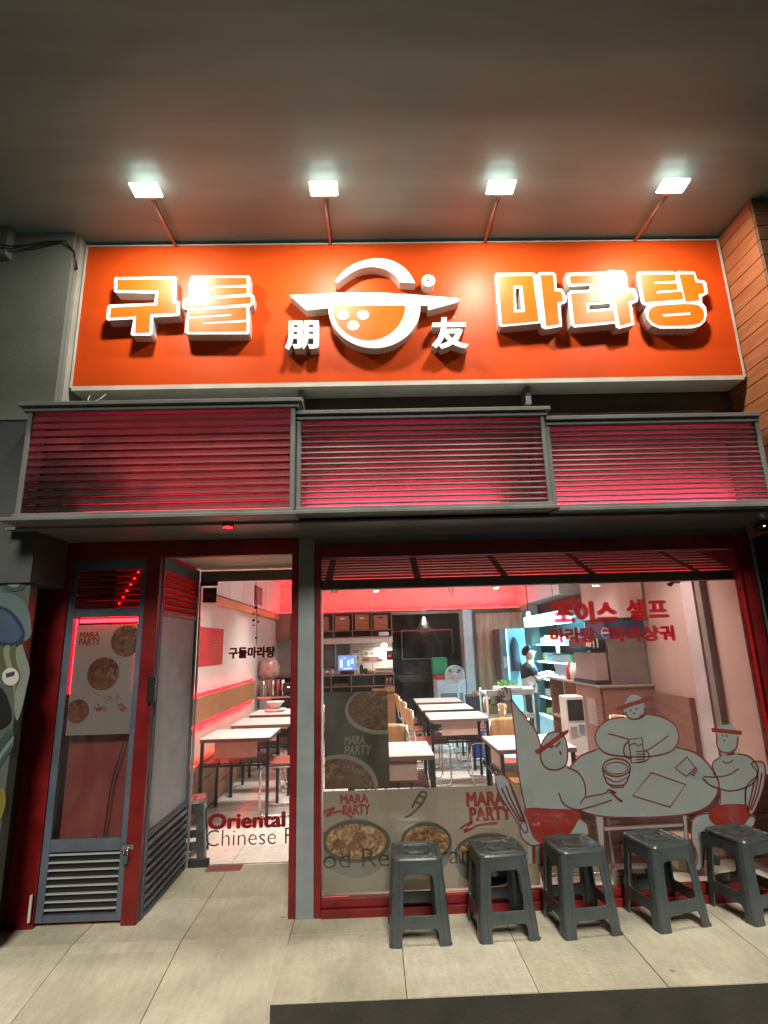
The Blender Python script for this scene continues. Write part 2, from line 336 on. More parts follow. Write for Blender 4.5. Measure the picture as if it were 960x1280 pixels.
struct('back_room', MB().box(.2, .36, 7.36, 8.6, 0, 2.3).box(1.75, 1.9, 7.36, 8.6, 0, 2.3).box(.2, 1.9, 8.6, 8.7, 0, 2.3).box(.2, 1.9, 7.36, 8.7, 2.2, 2.3), M['dark'])
# building mass above and round the shop
struct('building_wall', MB().box(-6, 6, .10, 9.2, 2.95, 8).box(-6, -2.21, .05, 9.2, -.3, 2.94).box(3.25, 6, .15, 9.2, -.3, 2.94).box(-6, 6, 9.2, 9.3, -.3, 8), M['dark'])
struct('vestibule_ceiling', MB().box(-1.415, -.49, .045, .9, 2.20, 2.29), M['cream'])
struct('vestibule_side_wall', MB().box(-.49, -.41, .06, .9, 0, 2.19), M['white'])
struct('closet_back_wall', MB().box(-2.1, -1.46, .84, .90, 0, 2.3), mat('closet_wall', (.35, .10, .09), .6))
# soffit
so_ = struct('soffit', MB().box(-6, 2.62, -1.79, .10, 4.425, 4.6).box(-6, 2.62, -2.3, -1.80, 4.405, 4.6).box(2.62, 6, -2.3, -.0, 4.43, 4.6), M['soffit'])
for a, b in ((-3.5, -2.2), (-2.19, -.55), (-.54, 1.1), (1.11, 2.6)):
    pass
struct('sign_backing_wall', MB().box(-2.06, 2.62, -.10, .04, 2.32, 4.42), mat('brown_backing', (.085, .06, .052), .7, var=.2))
# column on the left
cl = thing('column', 'grey rendered corner column left of the orange sign with a cable at its top', 'column', (-2.24, -.2, 0))
box('shaft', M['col'], cl, -3.2, -2.03, -.40, .05, 3.02, 4.42)
box('return_face', mat('column_return', (.33, .34, .31), .65), cl, -2.028, -2.005, -.36, .05, 3.02, 4.42)
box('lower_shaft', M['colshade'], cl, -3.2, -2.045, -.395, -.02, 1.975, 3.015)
box('cap', M['col'], cl, -3.2, -2.44, -.47, -.401, 4.2, 4.42)
mb = MB()
for k in range(2):
    pts = [(-2.9, -.45, 4.33-.02*k), (-2.6, -.47, 4.29-.03*k), (-2.4, -.47, 4.26-.02*k), (-2.2, -.44, 4.30+.02*k), (-2.08, -.42, 4.34), (-2.02, -.40, 4.27), (-2.003, -.37, 4.15)]
    mb.tube([(x, y, z) for x, y, z in pts], .006, 6)
mb.build('cable', M['black'], cl, smooth=True)
# mural below the column
mu = thing('mural', 'painted street mural board with blue blob, rings and green stripes left of the doorway', 'mural', (-2.6, -.2, 0))
box('board', mat('mural_ground', (.07, .085, .075), .7, var=.15), mu, -3.2, -2.05, -.375, -.30, .14, 1.972)
def A(l, Y): return [at(x, y, Y) for x, y in l]
YM = -.378
def art(name, m, parent, pts, Y, th=.003, sm=True, holes=()):
    o = spline(pts, True, 4) if sm else pts
    return MB().poly([A(o, Y)] + [A(h, Y) for h in holes], Y, Y+th).build(name, m, parent)
art('ring', mat('mural_teal', (0.025, 0.065, 0.065), .6), mu, ell(17, 729, 16, 10), YM-.002)
art('ring_core', mat('mural_pale', (0.210, 0.220, 0.190), .6), mu, ell(17, 729, 8, 5), YM-.004)
art('shape', mat('mural_light_blue', (0.090, 0.135, 0.140), .6), mu, [(-10, 748), (12, 742), (30, 752), (38, 775), (34, 800), (-10, 800)], YM-.001)
art('shape', mat('mural_navy', (0.015, 0.025, 0.065), .6), mu, [(-20, 757), (8, 760), (24, 775), (31, 793), (24, 806), (8, 806), (-20, 800)], YM-.003)
art('shape', mat('mural_blue', (0.045, 0.070, 0.130), .6), mu, [(-20, 762), (6, 764), (20, 778), (27, 792), (20, 802), (6, 803), (-20, 796)], YM-.005)
for k, c in enumerate([(0.075, 0.085, 0.025), (0.200, 0.210, 0.165), (0.080, 0.095, 0.035), (0.180, 0.200, 0.170)]):
    art('stripe', mat('mural_stripe_%d' % k, c, .6), mu, [(-4+8*k, 812), (3+8*k, 806), (8+8*k, 820), (16+7*k, 838), (24+3*k, 860), (26, 890), (20, 900), (18, 870), (8+6*k, 846), (0+7*k, 830)], YM-.0015-.001*k)
art('badge', M['letterside'], mu, ell(13, 846, 10.5, 11), YM-.006)
art('badge_mark', mat('mural_dark_mark', (0.025, 0.030, 0.030), .6), mu, [(7, 842), (18, 839), (18, 844), (8, 847)], YM-.008, sm=False)
art('shape', M['black'], mu, [(-20, 855), (3, 862), (13, 888), (11, 903), (-4, 912), (-20, 905)], YM-.007)
for k in range(3):
    art('stripe', mat('mural_wave_%d' % k, ((0.035, 0.065, 0.075), (0.160, 0.180, 0.170), (0.025, 0.060, 0.055))[k], .6), mu, [(-10, 955-9*k), (4, 936-8*k), (14, 925-7*k), (17, 932-7*k), (8, 946-8*k), (-6, 965-9*k)], YM-.003-.001*k)
art('stripe', mat('mural_yellow', (0.150, 0.135, 0.020), .6), mu, [(-10, 1000), (4, 985), (6, 1010), (-10, 1040)], YM-.004)
mb = MB(); mb.box(-3.2, -2.07, -.39, -.28, -.1, .135)
mb.build('plinth', mat('mural_plinth', (.28, .26, .22), .8, var=.3, scale=8, bump=.4), mu, .008)
struct('door_reveal_wall', MB().box(-2.21, -2.19, -.29, .04, 0, 2.31).box(-2.40, -2.21, -.29, .04, -.1, 1.97), mat('dark_reveal', (.028, .02, .015), .45))
# plank pier on the right
pk = thing('plank_wall', 'orange brown timber plank pier beside the right end of the sign', 'wall', (2.9, -.3, 0))
box('core', M['dark'], pk, 2.645, 3.4, -.60, .05, 0, 4.42)
nP = 20; h = .1115
for k in range(nP):
    z0 = 2.2+k*h
    o = MB().box(2.62+random.uniform(0, .002), 2.645, -.628, .04, z0+.004, min(z0+h, 4.418)).build('plank', M['plank'], pk, .003)
    o = MB().box(2.622, 3.4, -.655+random.uniform(0, .002), -.630, z0+.004, min(z0+h, 4.418)).build('plank', M['plankd'], pk, .003)
box('lower_post', M['pil'], pk, 2.63, 3.4, -.02, .049, 0, 2.2)
# ---------------------------------------------------------------- sign
sg = thing('shop_sign', 'long orange red fascia sign with raised white edged letters and bowl logo', 'sign', (.3, -.2, 3.28))
SX0, SX1, SZ0, SZ1 = -1.997, 2.612, 3.283, 4.396
box('panel', M['sign'], sg, SX0+.014, SX1-.014, -.300, -.10, SZ0+.012, SZ1-.01)
mb = MB(); mb.box(SX0, SX0+.013, -.306, -.12, SZ0, SZ1).box(SX1-.013, SX1, -.306, -.12, SZ0, SZ1).box(SX0+.013, SX1-.013, -.306, -.12, SZ1-.009, SZ1).box(SX0+.013, SX1-.013, -.306, -.12, SZ0-.02, SZ0+.011)
mb.build('edge_frame', M['signedge'], sg)
for x in (-1.40, .62, 1.24, 2.2):
    MB().lathe([(.006, -.303), (.006, -.300)], (x, 0, 3.78), 8, 'Y').build('rivet', M['signedge'], sg)
YF = -.380
def letter(u0, v0, s, outer, holes, faces):
    conv = lambda l: [at(u0+a/s, v0+b/s, YF) for a, b in l]
    o = MB().poly([conv(outer)] + [conv(h) for h in holes], YF, -.301).build('letter', M['letterwhite'], sg)
    # side returns are a duller shell: assign by face normal
    o.data.materials.append(M['letterside'])
    for p in o.data.polygons:
        if abs(p.normal.y) < .5: p.material_index = 1
    for fc in faces:
        loops = fc if isinstance(fc[0][0], (list, tuple)) else [fc]
        MB().poly([conv(l) for l in loops], YF-.004, YF-.0005).build('letter_face', M['letterorange'], o)
    return o
a = (120, 330, 4.3636)
letter(*a, [(105, 72), (432, 68), (441, 78), (435, 200), (458, 205), (457, 272), (448, 283), (312, 290), (307, 380), (297, 390), (195, 390), (189, 382), (205, 300), (65, 308), (55, 298), (62, 232), (75, 222), (318, 212), (325, 160), (110, 157), (98, 148), (99, 85)], [],
  [[(118, 88), (420, 84), (418, 212), (442, 215), (440, 265), (297, 272), (292, 372), (215, 376), (220, 284), (78, 292), (84, 240), (334, 226), (342, 142), (118, 142)]])
letter(*a, [(515, 70), (525, 64), (832, 62), (842, 72), (838, 165), (858, 168), (864, 178), (858, 222), (835, 235), (833, 265), (838, 300), (836, 375), (828, 383), (500, 383), (483, 372), (492, 290), (500, 250), (477, 246), (470, 232), (476, 192), (505, 182), (508, 110)], [],
  [[(526, 78), (822, 77), (822, 112), (640, 116), (640, 132), (822, 130), (822, 160), (524, 180)],
   [(492, 198), (846, 180), (842, 214), (488, 238)],
   [(514, 254), (820, 236), (820, 302), (585, 316), (585, 328), (822, 318), (820, 366), (505, 368), (508, 298), (738, 284), (738, 271), (512, 283)]])
b = (600, 320, 3.2)
letter(*b, [(65, 68), (216, 67), (228, 76), (236, 65), (295, 65), (304, 75), (306, 130), (330, 132), (346, 165), (345, 186), (322, 195), (328, 282), (262, 293), (248, 286), (243, 268), (85, 283), (76, 275), (58, 80)], [[(142, 130), (158, 129), (166, 214), (146, 215)]],
  [[[(71, 82), (210, 80), (234, 260), (88, 273)], [(132, 118), (168, 117), (180, 225), (135, 226)]],
   [(242, 78), (291, 77), (298, 142), (324, 144), (332, 180), (308, 186), (316, 272), (264, 280)]])
letter(*b, [(344, 68), (505, 62), (520, 56), (575, 60), (586, 72), (592, 128), (618, 130), (632, 160), (631, 182), (606, 192), (618, 275), (556, 291), (545, 284), (540, 270), (378, 286), (364, 276), (350, 148), (362, 138), (438, 135), (440, 118), (358, 123), (350, 112)], [[(437, 196), (520, 190), (523, 208), (437, 215)]],
  [[(360, 82), (502, 76), (510, 180), (425, 186), (427, 226), (532, 218), (540, 258), (378, 273), (364, 151), (452, 146), (454, 108), (362, 110)],
   [(520, 70), (573, 73), (580, 141), (608, 143), (618, 175), (592, 181), (604, 265), (560, 277)]])
letter(*b, [(630, 62), (770, 60), (780, 66), (795, 60), (858, 62), (870, 95), (897, 98), (905, 106), (912, 150), (888, 162), (888, 186), (904, 205), (908, 235), (900, 262), (880, 280), (850, 289), (720, 290), (688, 277), (668, 252), (658, 222), (668, 200), (652, 194), (644, 184), (627, 90)], [],
  [[(640, 76), (780, 74), (783, 98), (695, 102), (697, 112), (786, 110), (789, 134), (705, 139), (707, 150), (808, 143), (812, 172), (658, 184)],
   [(796, 74), (854, 74), (861, 106), (890, 110), (897, 148), (872, 152), (876, 177), (822, 182)],
   [spline([(690, 205), (740, 197), (840, 193), (878, 202), (895, 228), (888, 258), (855, 274), (735, 278), (695, 268), (675, 245), (675, 222)], True, 4), [(728, 232), (838, 224), (842, 236), (732, 243)]]])
c = (340, 310, 3.6923)
cf = lambda l: [at(c[0]+p/c[2], c[1]+q/c[2], YF) for p, q in l]
def logo(name, loops, y0=YF, m='letterwhite', y1=-.301):
    o = MB().poly([cf(l) for l in loops], y0, y1).build(name, M[m], sg)
    if y1 > YF+.01:
        o.data.materials.append(M['letterside'])
        for p in o.data.polygons:
            if abs(p.normal.y) < .5: p.material_index = 1
    return o
logo('logo_lid', [[(290, 155)] + spline([(290, 155), (330, 108), (380, 73), (440, 53), (500, 48), (560, 60), (610, 90), (643, 128), (661, 162)], False, 4)[1:] + spline([(590, 158), (570, 130), (530, 102), (480, 88), (430, 89), (380, 106), (335, 135), (302, 160)], False, 4)])
logo('logo_brim', [[(80, 218), (300, 208), (500, 206), (640, 214), (760, 224), (850, 231), (866, 240), (852, 252), (722, 288), (718, 266), (258, 278), (160, 288)]], YF-.002)
arc = [(472+213*math.cos(t), 270+192*math.sin(t)) for t in [math.pi*k/30 for k in range(31)]]
logo('logo_bowl', [[(685, 264)] + arc + [(259, 264)]], YF)
arc2 = [(446+168*math.cos(t), 268+156*math.sin(t)) for t in [math.pi*k/26 for k in range(27)]]
logo('logo_soup', [arc2], YF-.006, 'letterorange', YF-.0008)
for x, y in ((328, 313), (420, 312), (375, 361)): logo('logo_dot', [ell(x, y, 28, 22, 20)], YF-.009, 'letterwhite', YF-.0065)
logo('registered_disc', [ell(722, 150, 31, 28, 20)], YF)
x0, z1 = at(340+712/3.6923, 310+137/3.6923, YF); x1, z0 = at(340+734/3.6923, 310+164/3.6923, YF)
text('registered_letter', 'R', mat('tan_print', (.22, .08, .03), .5), sg, x0, x1, z0, z1, YF-.002, .002)
for s, (u0, u1, v0, v1) in (('朋', (58, 215, 334, 470)), ('友', (738, 900, 318, 466))):
    x0, z0 = at(340+u0/3.6923, 310+v1/3.6923, YF); x1, z1 = at(340+u1/3.6923, 310+v0/3.6923, YF)
    o = text('character', s, M['letterwhite'], sg, x0, x1, z0, z1, (YF-.301)/2, .079, .035)
    o.data.materials.append(M['letterside'])
    for p in o.data.polygons:
        if abs(p.normal.y) < .5: p.material_index = 1
# brackets under the sign
for x in (-.457, 1.10):
    br = thing('sign_bracket', 'small steel bracket under the sign %s' % ('above the joint of the left and middle louvre boxes' if x < 0 else 'above the right part of the middle louvre box'), 'bracket', (x, -.2, 3.2))
    mb = MB().box(x-.018, x+.018, -.27, -.13, 3.12, 3.258).box(x-.03, x+.03, -.24, -.15, 3.05, 3.119); mb.build('plate', M['cornice'], br, .003)
    MB().tube([(x, -.275, 3.20), (x, -.265, 3.20)], .01, 8).build('bolt', M['chrome'], br)
ra = MB().box(-.38, 2.4, -.20, -.16, 3.06, 3.085).build('rail', M['cornice']); tag(ra, 'thin grey steel rail in the dark gap under the sign', 'rail')
wr = MB().tube([(-1.86, -.28, 3.26), (-1.87, -.30, 3.2), (-1.84, -.32, 3.16), (-1.78, -.31, 3.2), (-1.75, -.28, 3.26)], .004, 6).build('loose_wire', mat('pale_wire', (.5, .48, .42), .5)); tag(wr, 'loose pale wire hanging under the left end of the sign', 'wire')
# sign lamps
lampw = ('leftmost', 'second from left', 'third from left', 'rightmost')
for i, x in enumerate((-1.36, -.25, .875, 1.985)):
    t = thing('sign_lamp', 'glowing arm floodlight over the sign, %s of the four' % lampw[i], 'lamp', (x, -.3, 4.38), 'floodlights on arms above the sign')
    MB().tube([(x, -.30, 4.385), (x, -.78, 4.375)], .0085, 8).build('arm', M['arm'], t, smooth=True)
    R_ = Matrix.Rotation(math.radians(-2), 3, 'X'); pv = (x, -.83, 4.355)
    MB().tube([(x+.012, -.30, 4.39), (x+.020, -.45, 4.372), (x+.010, -.62, 4.380), (x+.022, -.77, 4.372)], .003, 5).build('cable', M['black'], t, smooth=True)
    MB().box(x-.030, x+.030, -.772, -.748, 4.360, 4.392).build('yoke', M['arm'], t, .003)
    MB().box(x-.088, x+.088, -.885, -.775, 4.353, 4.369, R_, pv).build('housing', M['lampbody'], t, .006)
    MB().box(x-.078, x+.078, -.878, -.806, 4.347, 4.352, R_, pv).build('lens', M['lens'], t)
    MB().box(x-.06, x+.06, -.804, -.793, 4.3455, 4.352, R_, pv).build('driver_strip', M['black'], t)
    ld = bpy.data.lights.new('sign_lamp_light', 'AREA'); ld.shape = 'RECTANGLE'; ld.size = .15; ld.size_y = .09; ld.energy = 15; ld.color = (1, .93, .76)
    lo = bpy.data.objects.new('lamp_light', ld); C.objects.link(lo); lo.parent = t; lo.location = (0, -.545, -.043); lo.rotation_euler = (math.radians(14), 0, 0)
# ---------------------------------------------------------------- louvre boxes
def louvre(label, x0, x1, yf, ztop, zb, n, corn_r=0, corn_l=0, led=None, tray=.07, slit=.5, backm=None, slatm=None, thick=1):
    t = thing('louvre_box', label, 'louvre', ((x0+x1)/2, yf, zb), 'louvred canopy boxes under the sign')
    box('backing', backm or M['white'], t, x0+.01, x1-.01, -.16, -.115, zb+.06, ztop-.05)
    mb = MB().box(x0-corn_l, x1+corn_r, yf-.045, -.12, ztop-.026, ztop).box(x0-corn_l*.5, x1+corn_r*.5, yf-.025, -.13, ztop-.055, ztop-.027)
    mb.build('cornice', M['cornice'], t, .003)
    MB().box(x0-corn_l*.6-.02, x1+.02, yf-.075, -.12, zb, zb+.022).box(x0, x1, yf-.04, -.13, zb+.024, zb+.05).build('bottom_tray', M['cornice'], t, .003)
    for xa in (x0, x1-.028): box('post', M['cornice'], t, xa, xa+.028, yf-.015, yf+.04, zb+.052, ztop-.058, bevel=.003)
    box('end_panel', M['cornice'], t, x0, x0+.02, yf+.045, -.17, zb+.052, ztop-.058)
    box('end_panel', M['cornice'], t, x1-.02, x1, yf+.045, -.17, zb+.052, ztop-.058)
    za, zc = zb+.062, ztop-.07; p = (zc-za)/n
    for k in range(n):
        z = za+p*(k+.5); w = p*slit
        prof = [(-.010, -w*.5), (-.014, -w*.15), (-.010, w*.3), (.002, w*.5), (.016, w*.55), (.018, w*.3), (.006, w*.1), (.004, -w*.4)] if thick else [(-.012, -w*.5), (-.008, -w*.5-.002), (.006, w*.5-.002), (.002, w*.5)]
        xs = (x0+.029, x1-.029); v = []; m_ = len(prof)
        for X in xs: v += [(X, yf+.008+a_, z+b_) for a_, b_ in prof]
        f = [tuple(range(m_)), tuple(range(2*m_-1, m_-1, -1))] + [(i, (i+1) % m_, (i+1) % m_+m_, i+m_) for i in range(m_)]
        MB().add(v, f).build('slat', slatm or M['slat'], t)
    if led:
        for (a_, b_, mm) in led: box('led_strip', M[mm], t, a_, b_, -.24, -.215, zb+.062, zb+.074)
    return t
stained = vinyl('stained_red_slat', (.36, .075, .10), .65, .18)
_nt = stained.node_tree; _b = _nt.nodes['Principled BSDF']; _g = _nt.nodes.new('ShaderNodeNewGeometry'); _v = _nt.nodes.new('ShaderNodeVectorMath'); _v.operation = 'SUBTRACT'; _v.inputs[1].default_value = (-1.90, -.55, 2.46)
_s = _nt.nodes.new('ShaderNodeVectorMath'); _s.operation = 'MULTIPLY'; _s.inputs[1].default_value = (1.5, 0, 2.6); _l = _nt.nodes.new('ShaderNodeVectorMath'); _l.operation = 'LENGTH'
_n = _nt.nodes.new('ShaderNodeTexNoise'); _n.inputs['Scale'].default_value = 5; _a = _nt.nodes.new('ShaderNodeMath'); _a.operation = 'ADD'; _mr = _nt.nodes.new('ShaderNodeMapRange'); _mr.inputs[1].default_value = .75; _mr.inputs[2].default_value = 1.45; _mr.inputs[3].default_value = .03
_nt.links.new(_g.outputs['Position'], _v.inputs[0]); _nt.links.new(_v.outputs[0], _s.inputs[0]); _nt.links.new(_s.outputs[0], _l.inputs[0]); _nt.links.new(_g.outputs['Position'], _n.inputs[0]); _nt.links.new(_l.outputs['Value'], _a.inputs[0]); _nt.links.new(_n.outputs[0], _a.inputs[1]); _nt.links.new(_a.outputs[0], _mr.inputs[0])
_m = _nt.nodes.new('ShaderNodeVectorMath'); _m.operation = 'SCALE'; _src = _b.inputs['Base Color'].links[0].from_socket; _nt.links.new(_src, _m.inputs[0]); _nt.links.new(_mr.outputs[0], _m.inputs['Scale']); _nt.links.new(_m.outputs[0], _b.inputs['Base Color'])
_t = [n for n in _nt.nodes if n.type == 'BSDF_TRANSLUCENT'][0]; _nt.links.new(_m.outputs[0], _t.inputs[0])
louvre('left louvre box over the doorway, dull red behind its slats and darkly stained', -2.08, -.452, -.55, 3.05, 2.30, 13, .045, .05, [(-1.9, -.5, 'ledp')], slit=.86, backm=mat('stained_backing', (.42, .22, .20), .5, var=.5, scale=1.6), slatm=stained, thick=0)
louvre('middle louvre box glowing pink along its lower slats', -.448, 1.11, -.50, 2.985, 2.315, 15, .035, -.0, [(-.4, .85, 'ledp')], slit=.56)
louvre('right louvre box with bright pink light behind its slats, beside the plank pier', 1.118, 2.50, -.47, 2.93, 2.305, 15, .0, 0, [(1.15, 2.45, 'ledp')], slit=.56)
struct('canopy_underside', MB().box(-2.19, 2.61, -.46, .0, 2.285, 2.299), mat('underside_paint', (.16, .15, .145), .4, var=.1))
struct('lintel', MB().box(-.384, 2.61, .0, .09, 2.232, 2.284).box(-2.2, 3.2, .045, .2, 2.30, 2.95), M['pil'])
cr_ = thing('canopy_reflection', 'glowing red disc standing in for a reflection under the left louvre box', 'light', (-.87, -.43, 2.28))  # added glowing disc in place of a red reflection on the underside
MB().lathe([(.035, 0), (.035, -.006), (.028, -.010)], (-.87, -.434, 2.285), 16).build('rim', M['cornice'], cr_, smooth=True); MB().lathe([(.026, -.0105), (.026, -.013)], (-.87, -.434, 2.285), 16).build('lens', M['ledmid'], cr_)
# camera on the right under the canopy
sc_ = thing('security_camera', 'small dark camera under the canopy at the right end', 'camera', (2.62, -.2, 2.2))
MB().lathe([(.02, 0), (.05, .01), (.055, .04), (.03, .05)], (2.60, -.2, 2.22), 14).build('housing', M['black'], sc_, smooth=True)
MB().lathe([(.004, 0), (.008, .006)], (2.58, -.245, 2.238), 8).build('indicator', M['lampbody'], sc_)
MB().tube([(2.66, -.2, 2.26), (2.75, -.2, 2.2), (2.77, -.2, 2.05)], .035, 10).build('bracket_pipe', M['pil'], sc_, smooth=True)
# ---------------------------------------------------------------- doorway
dr = thing('door_frame', 'red painted doorway frame with grey pillar between door and window', 'door frame', (-1.3, 0, 0))
for (x0, x1) in ((-2.189, -2.02), (-1.515, -1.425), (-.54, -.497)):
    box('jamb', M['red'], dr, x0, x1, -.012, .045, 0, 2.168, bevel=.003)
box('head', M['red'], dr, -2.189, -.497, -.012, .045, 2.17, 2.284, bevel=.003)
box('pillar', M['pil'], dr, -.495, -.387, -.02, .07, 0, 2.284, bevel=.003)
lp = thing('side_door', 'blue grey closed side door with louvres, poster behind glass, left of the entrance', 'door', (-1.77, 0, 0))
DX0, DX1 = -2.018, -1.517
def frame(parent, x0, x1, y0, y1, zs, xi0, xi1, m):
    # rails at zs pairs; stiles
    box('stile', m, parent, x0, xi0, y0, y1, zs[0][0], zs[-1][1], bevel=.002); box('stile', m, parent, xi1, x1, y0, y1, zs[0][0], zs[-1][1], bevel=.002)
    for a_, b_ in zs: box('rail', m, parent, xi0, xi1, y0+.002, y1-.002, a_, b_, bevel=.002)
frame(lp, DX0, DX1, 0, .035, [(.025, .06), (.395, .462), (1.782, 1.838), (2.094, 2.166)], -1.974, -1.552, M['steel'])
for k in range(8):
    z = .085+k*.0415
    MB().box(-1.974, -1.552, .004, .016, z, z+.008).build('slat', mat('bright_steel_slat', (.34, .36, .37), .4), lp)
box('louvre_backing', M['dark'], lp, -1.974, -1.552, .031, .034, .061, .394)
for k in range(6):
    z = 1.855+k*.041
    MB().box(-1.974, -1.552, .004, .030, z, z+.018, Matrix.Rotation(math.radians(-32), 3, 'X')).build('slat', mat('red_lit_slat', (.20, .05, .05), .22, metal=.4), lp)
box('pane', M['glassd'], lp, -1.974, -1.552, .015, .020, .463, 1.781)
for k in range(6):
    MB().lathe([(.004, 0), (.004, .004)], (-1.575-.022*k, .002, 2.075-.041*k), 8, 'Y').build('led_dot', M['led'], lp)
# the poster in it
pw = lambda x, y: at(x, y, .03)
px0, pz1 = -1.955, 1.745; px1, pz0 = -1.553, .975+.02
box('poster_sheet', M['paper'], lp, -1.962, -1.556, .026, .028, 1.05, 1.735)
def pt_text(par, s, m, x0, y0, x1, y1, Y, bold=.02, shear=0, name='lettering', depth=.001):
    a_, z1 = at(x0, y0, Y); b_, z0 = at(x1, y1, Y); return text(name, s, m, par, a_, b_, z0, z1, Y, depth, 0, shear=shear, bold=bold)
pt_text(lp, 'MARA', M['redfilm'], 100, 790, 124, 797, .0245, .04); pt_text(lp, 'PARTY', M['redfilm'], 99, 798, 125, 806, .0245, .04)
fm1 = food('food_print_red', (.05, .008, .005), (.30, .10, .03), (.20, .02, .012), (.12, .05, .01))
fm2 = food('food_print_warm', (.10, .05, .02), (.45, .30, .14), (.25, .12, .04), (.35, .10, .04))
for (x, y, r) in ((158, 801, 18), (129, 842, 18.5), (97, 889, 13)):
    cx, cz = at(x, y, .0245); s_ = r*3.76/F*1.02
    MB().poly([[(min(px1-.004, max(-1.96, q[0])), min(1.733, max(1.052, q[1]))) for q in ell(cx, cz, s_, s_)]], .0235, .025).build('bowl_print', fm1, lp)
mb = MB()
for k in range(14):
    x = 118+random.uniform(0, 40); y = 866+random.uniform(0, 22); mb_p = spline([(x, y), (x+random.uniform(-5, 6), y-4), (x+random.uniform(0, 9), y+2)], False, 4)
    ribbon(mb, A(mb_p, .0245), .003, .0245, .0245, False)
mb.build('line_print', M['redline'], lp)
for x in (122, 152): art('bowl_icon', M['redfilm'], lp, [(x-4, 885), (x+5, 884), (x+3, 889), (x-1, 889)], .0245, .001, False)
# red light in the closet
cb = thing('closet_led_strip', 'bright red light strip behind the glass of the side door', 'light strip', (-1.77, .1, 1.7))
box('strip', M['led'], cb, -1.96, -1.56, .06, .075, 1.752, 1.775)
box('strip', mat('x', (0, 0, 0)) if 0 else M['ledlow'], cb, -1.968, -1.962, .03, .04, 1.30, 1.775)
box('strip', M['ledlow'], cb, -1.565, -1.559, .03, .04, 1.30, 1.775)
box('strip', M['ledlow'], cb, -1.95, -1.58, .045, .06, 1.800, 1.812)
ct = MB().box(-1.972, -1.555, .10, .106, .05, 1.045)
tag(ct.build('closet_sheet', mat('wine_sheet', (.30, .055, .055), .35, var=.2, scale=2)), 'dark red sheet standing behind the lower glass of the side door', 'sheet')
hd = MB().tube([(-1.68, .05, .46), (-1.66, .05, .75), (-1.60, .05, 1.02)], .005, 6).build('slanting_cord', M['dark']); tag(hd, 'thin dark cord slanting behind the side door glass', 'cord')
# padlock
pl = thing('padlock', 'small greenish padlock on the right edge of the side door', 'padlock', (-1.5, -.02, .42))
MB().box(-1.522, -1.490, -.04, -.018, .33, .372).build('body', mat('padlock_green', (.04, .09, .07), .4), pl, .004)
MB().tube([(-1.517, -.03, .37), (-1.517, -.03, .40), (-1.506, -.03, .41), (-1.495, -.03, .40), (-1.495, -.03, .37)], .004, 6).build('shackle', M['chrome'], pl, smooth=True)
MB().box(-1.54, -1.47, -.018, -.013, .40, .43).build('hasp', M['chrome'], pl, .002)
rd = MB().tube([(-2.03, -.04, .05), (-2.03, -.04, .19)], .008, 8).build('door_rod', M['letterside']); tag(rd, 'short white rod at the foot of the left red jamb', 'rod')
# side screen of the vestibule (X = -1.42)
ss = thing('side_screen', 'frosted side screen with louvres along the left of the entrance recess', 'screen', (-1.43, .4, 0))
for (y0, y1) in ((.047, .075), (.80, .835)): box('stile', M['steel'], ss, -1.45, -1.418, y0, y1, .0, 2.19, bevel=.002)
for a_, b_ in ((.0, .03), (.425, .465), (1.785, 1.815), (2.095, 2.19)): box('rail', M['steel'], ss, -1.448, -1.42, .076, .799, a_, b_, bevel=.002)
box('pane', M['frost'], ss, -1.440, -1.432, .076, .799, .466, 1.784)
for k in range(8):
    z = .045+k*.0475
    MB().box(-1.445, -1.412, .076, .799, z, z+.030, Matrix.Rotation(math.radians(28), 3, 'Y')).build('slat', M['steel'], ss)
box('louvre_backing', M['dark'], ss, -1.450, -1.447, .076, .799, .031, .424)
for k in range(7):
    z = 1.825+k*.0385
    MB().box(-1.445, -1.415, .076, .799, z, z+.008, Matrix.Rotation(math.radians(30), 3, 'Y')).build('slat', M['slat'], ss)
hn = thing('box_handle', 'dark box handle on the front edge of the frosted side screen', 'handle', (-1.42, .06, 1.3))
MB().box(-1.445, -1.395, -.04, .0, 1.235, 1.405).build('grip', M['black'], hn, .008, seg=3)
MB().box(-1.398, -1.392, -.036, -.028, 1.25, 1.395).build('trim', M['chrome'], hn)
# glass door
gd = thing('glass_door', 'frameless glass entrance door with red and black lettering at the back of the recess', 'door', (-1.03, .87, 0))
box('pane', M['glassd'], gd, -1.405, -.50, .850, .860, .012, 2.09)
box('edge_profile', mat('bright_aluminium', (.5, .5, .5), .35, metal=.7), gd, -1.418, -1.404, .845, .866, 0, 2.10)
box('header', mat('olive_grey_header', (.13, .14, .11), .5), gd, -1.415, -.50, .84, .875, 2.10, 2.185, bevel=.003)
box('patch_fitting', M['dark'], gd, -1.40, -1.25, .835, .872, .0, .055, bevel=.004)
box('patch_fitting', M['dark'], gd, -.66, -.52, .835, .872, .0, .07, bevel=.004)
box('sill_strip', M['letterside'], gd, -1.25, -.66, .853, .860, .004, .0115)
pt_text(gd, '구들마라탕', M['doorletter'], 286, 809, 344, 822, .8475, .06)
pt_text(gd, 'Oriental', M['doorletter'], 260, 1017, 357, 1034, .8475, .05)
x0, z1 = at(259, 1036, .8475); x1, z0 = at(495, 1055, .8475)
text('lettering', 'Chinese Food Restaurant', M['darktext'], gd, -1.280, .40, .135, .245, .8475, .001, -.012)
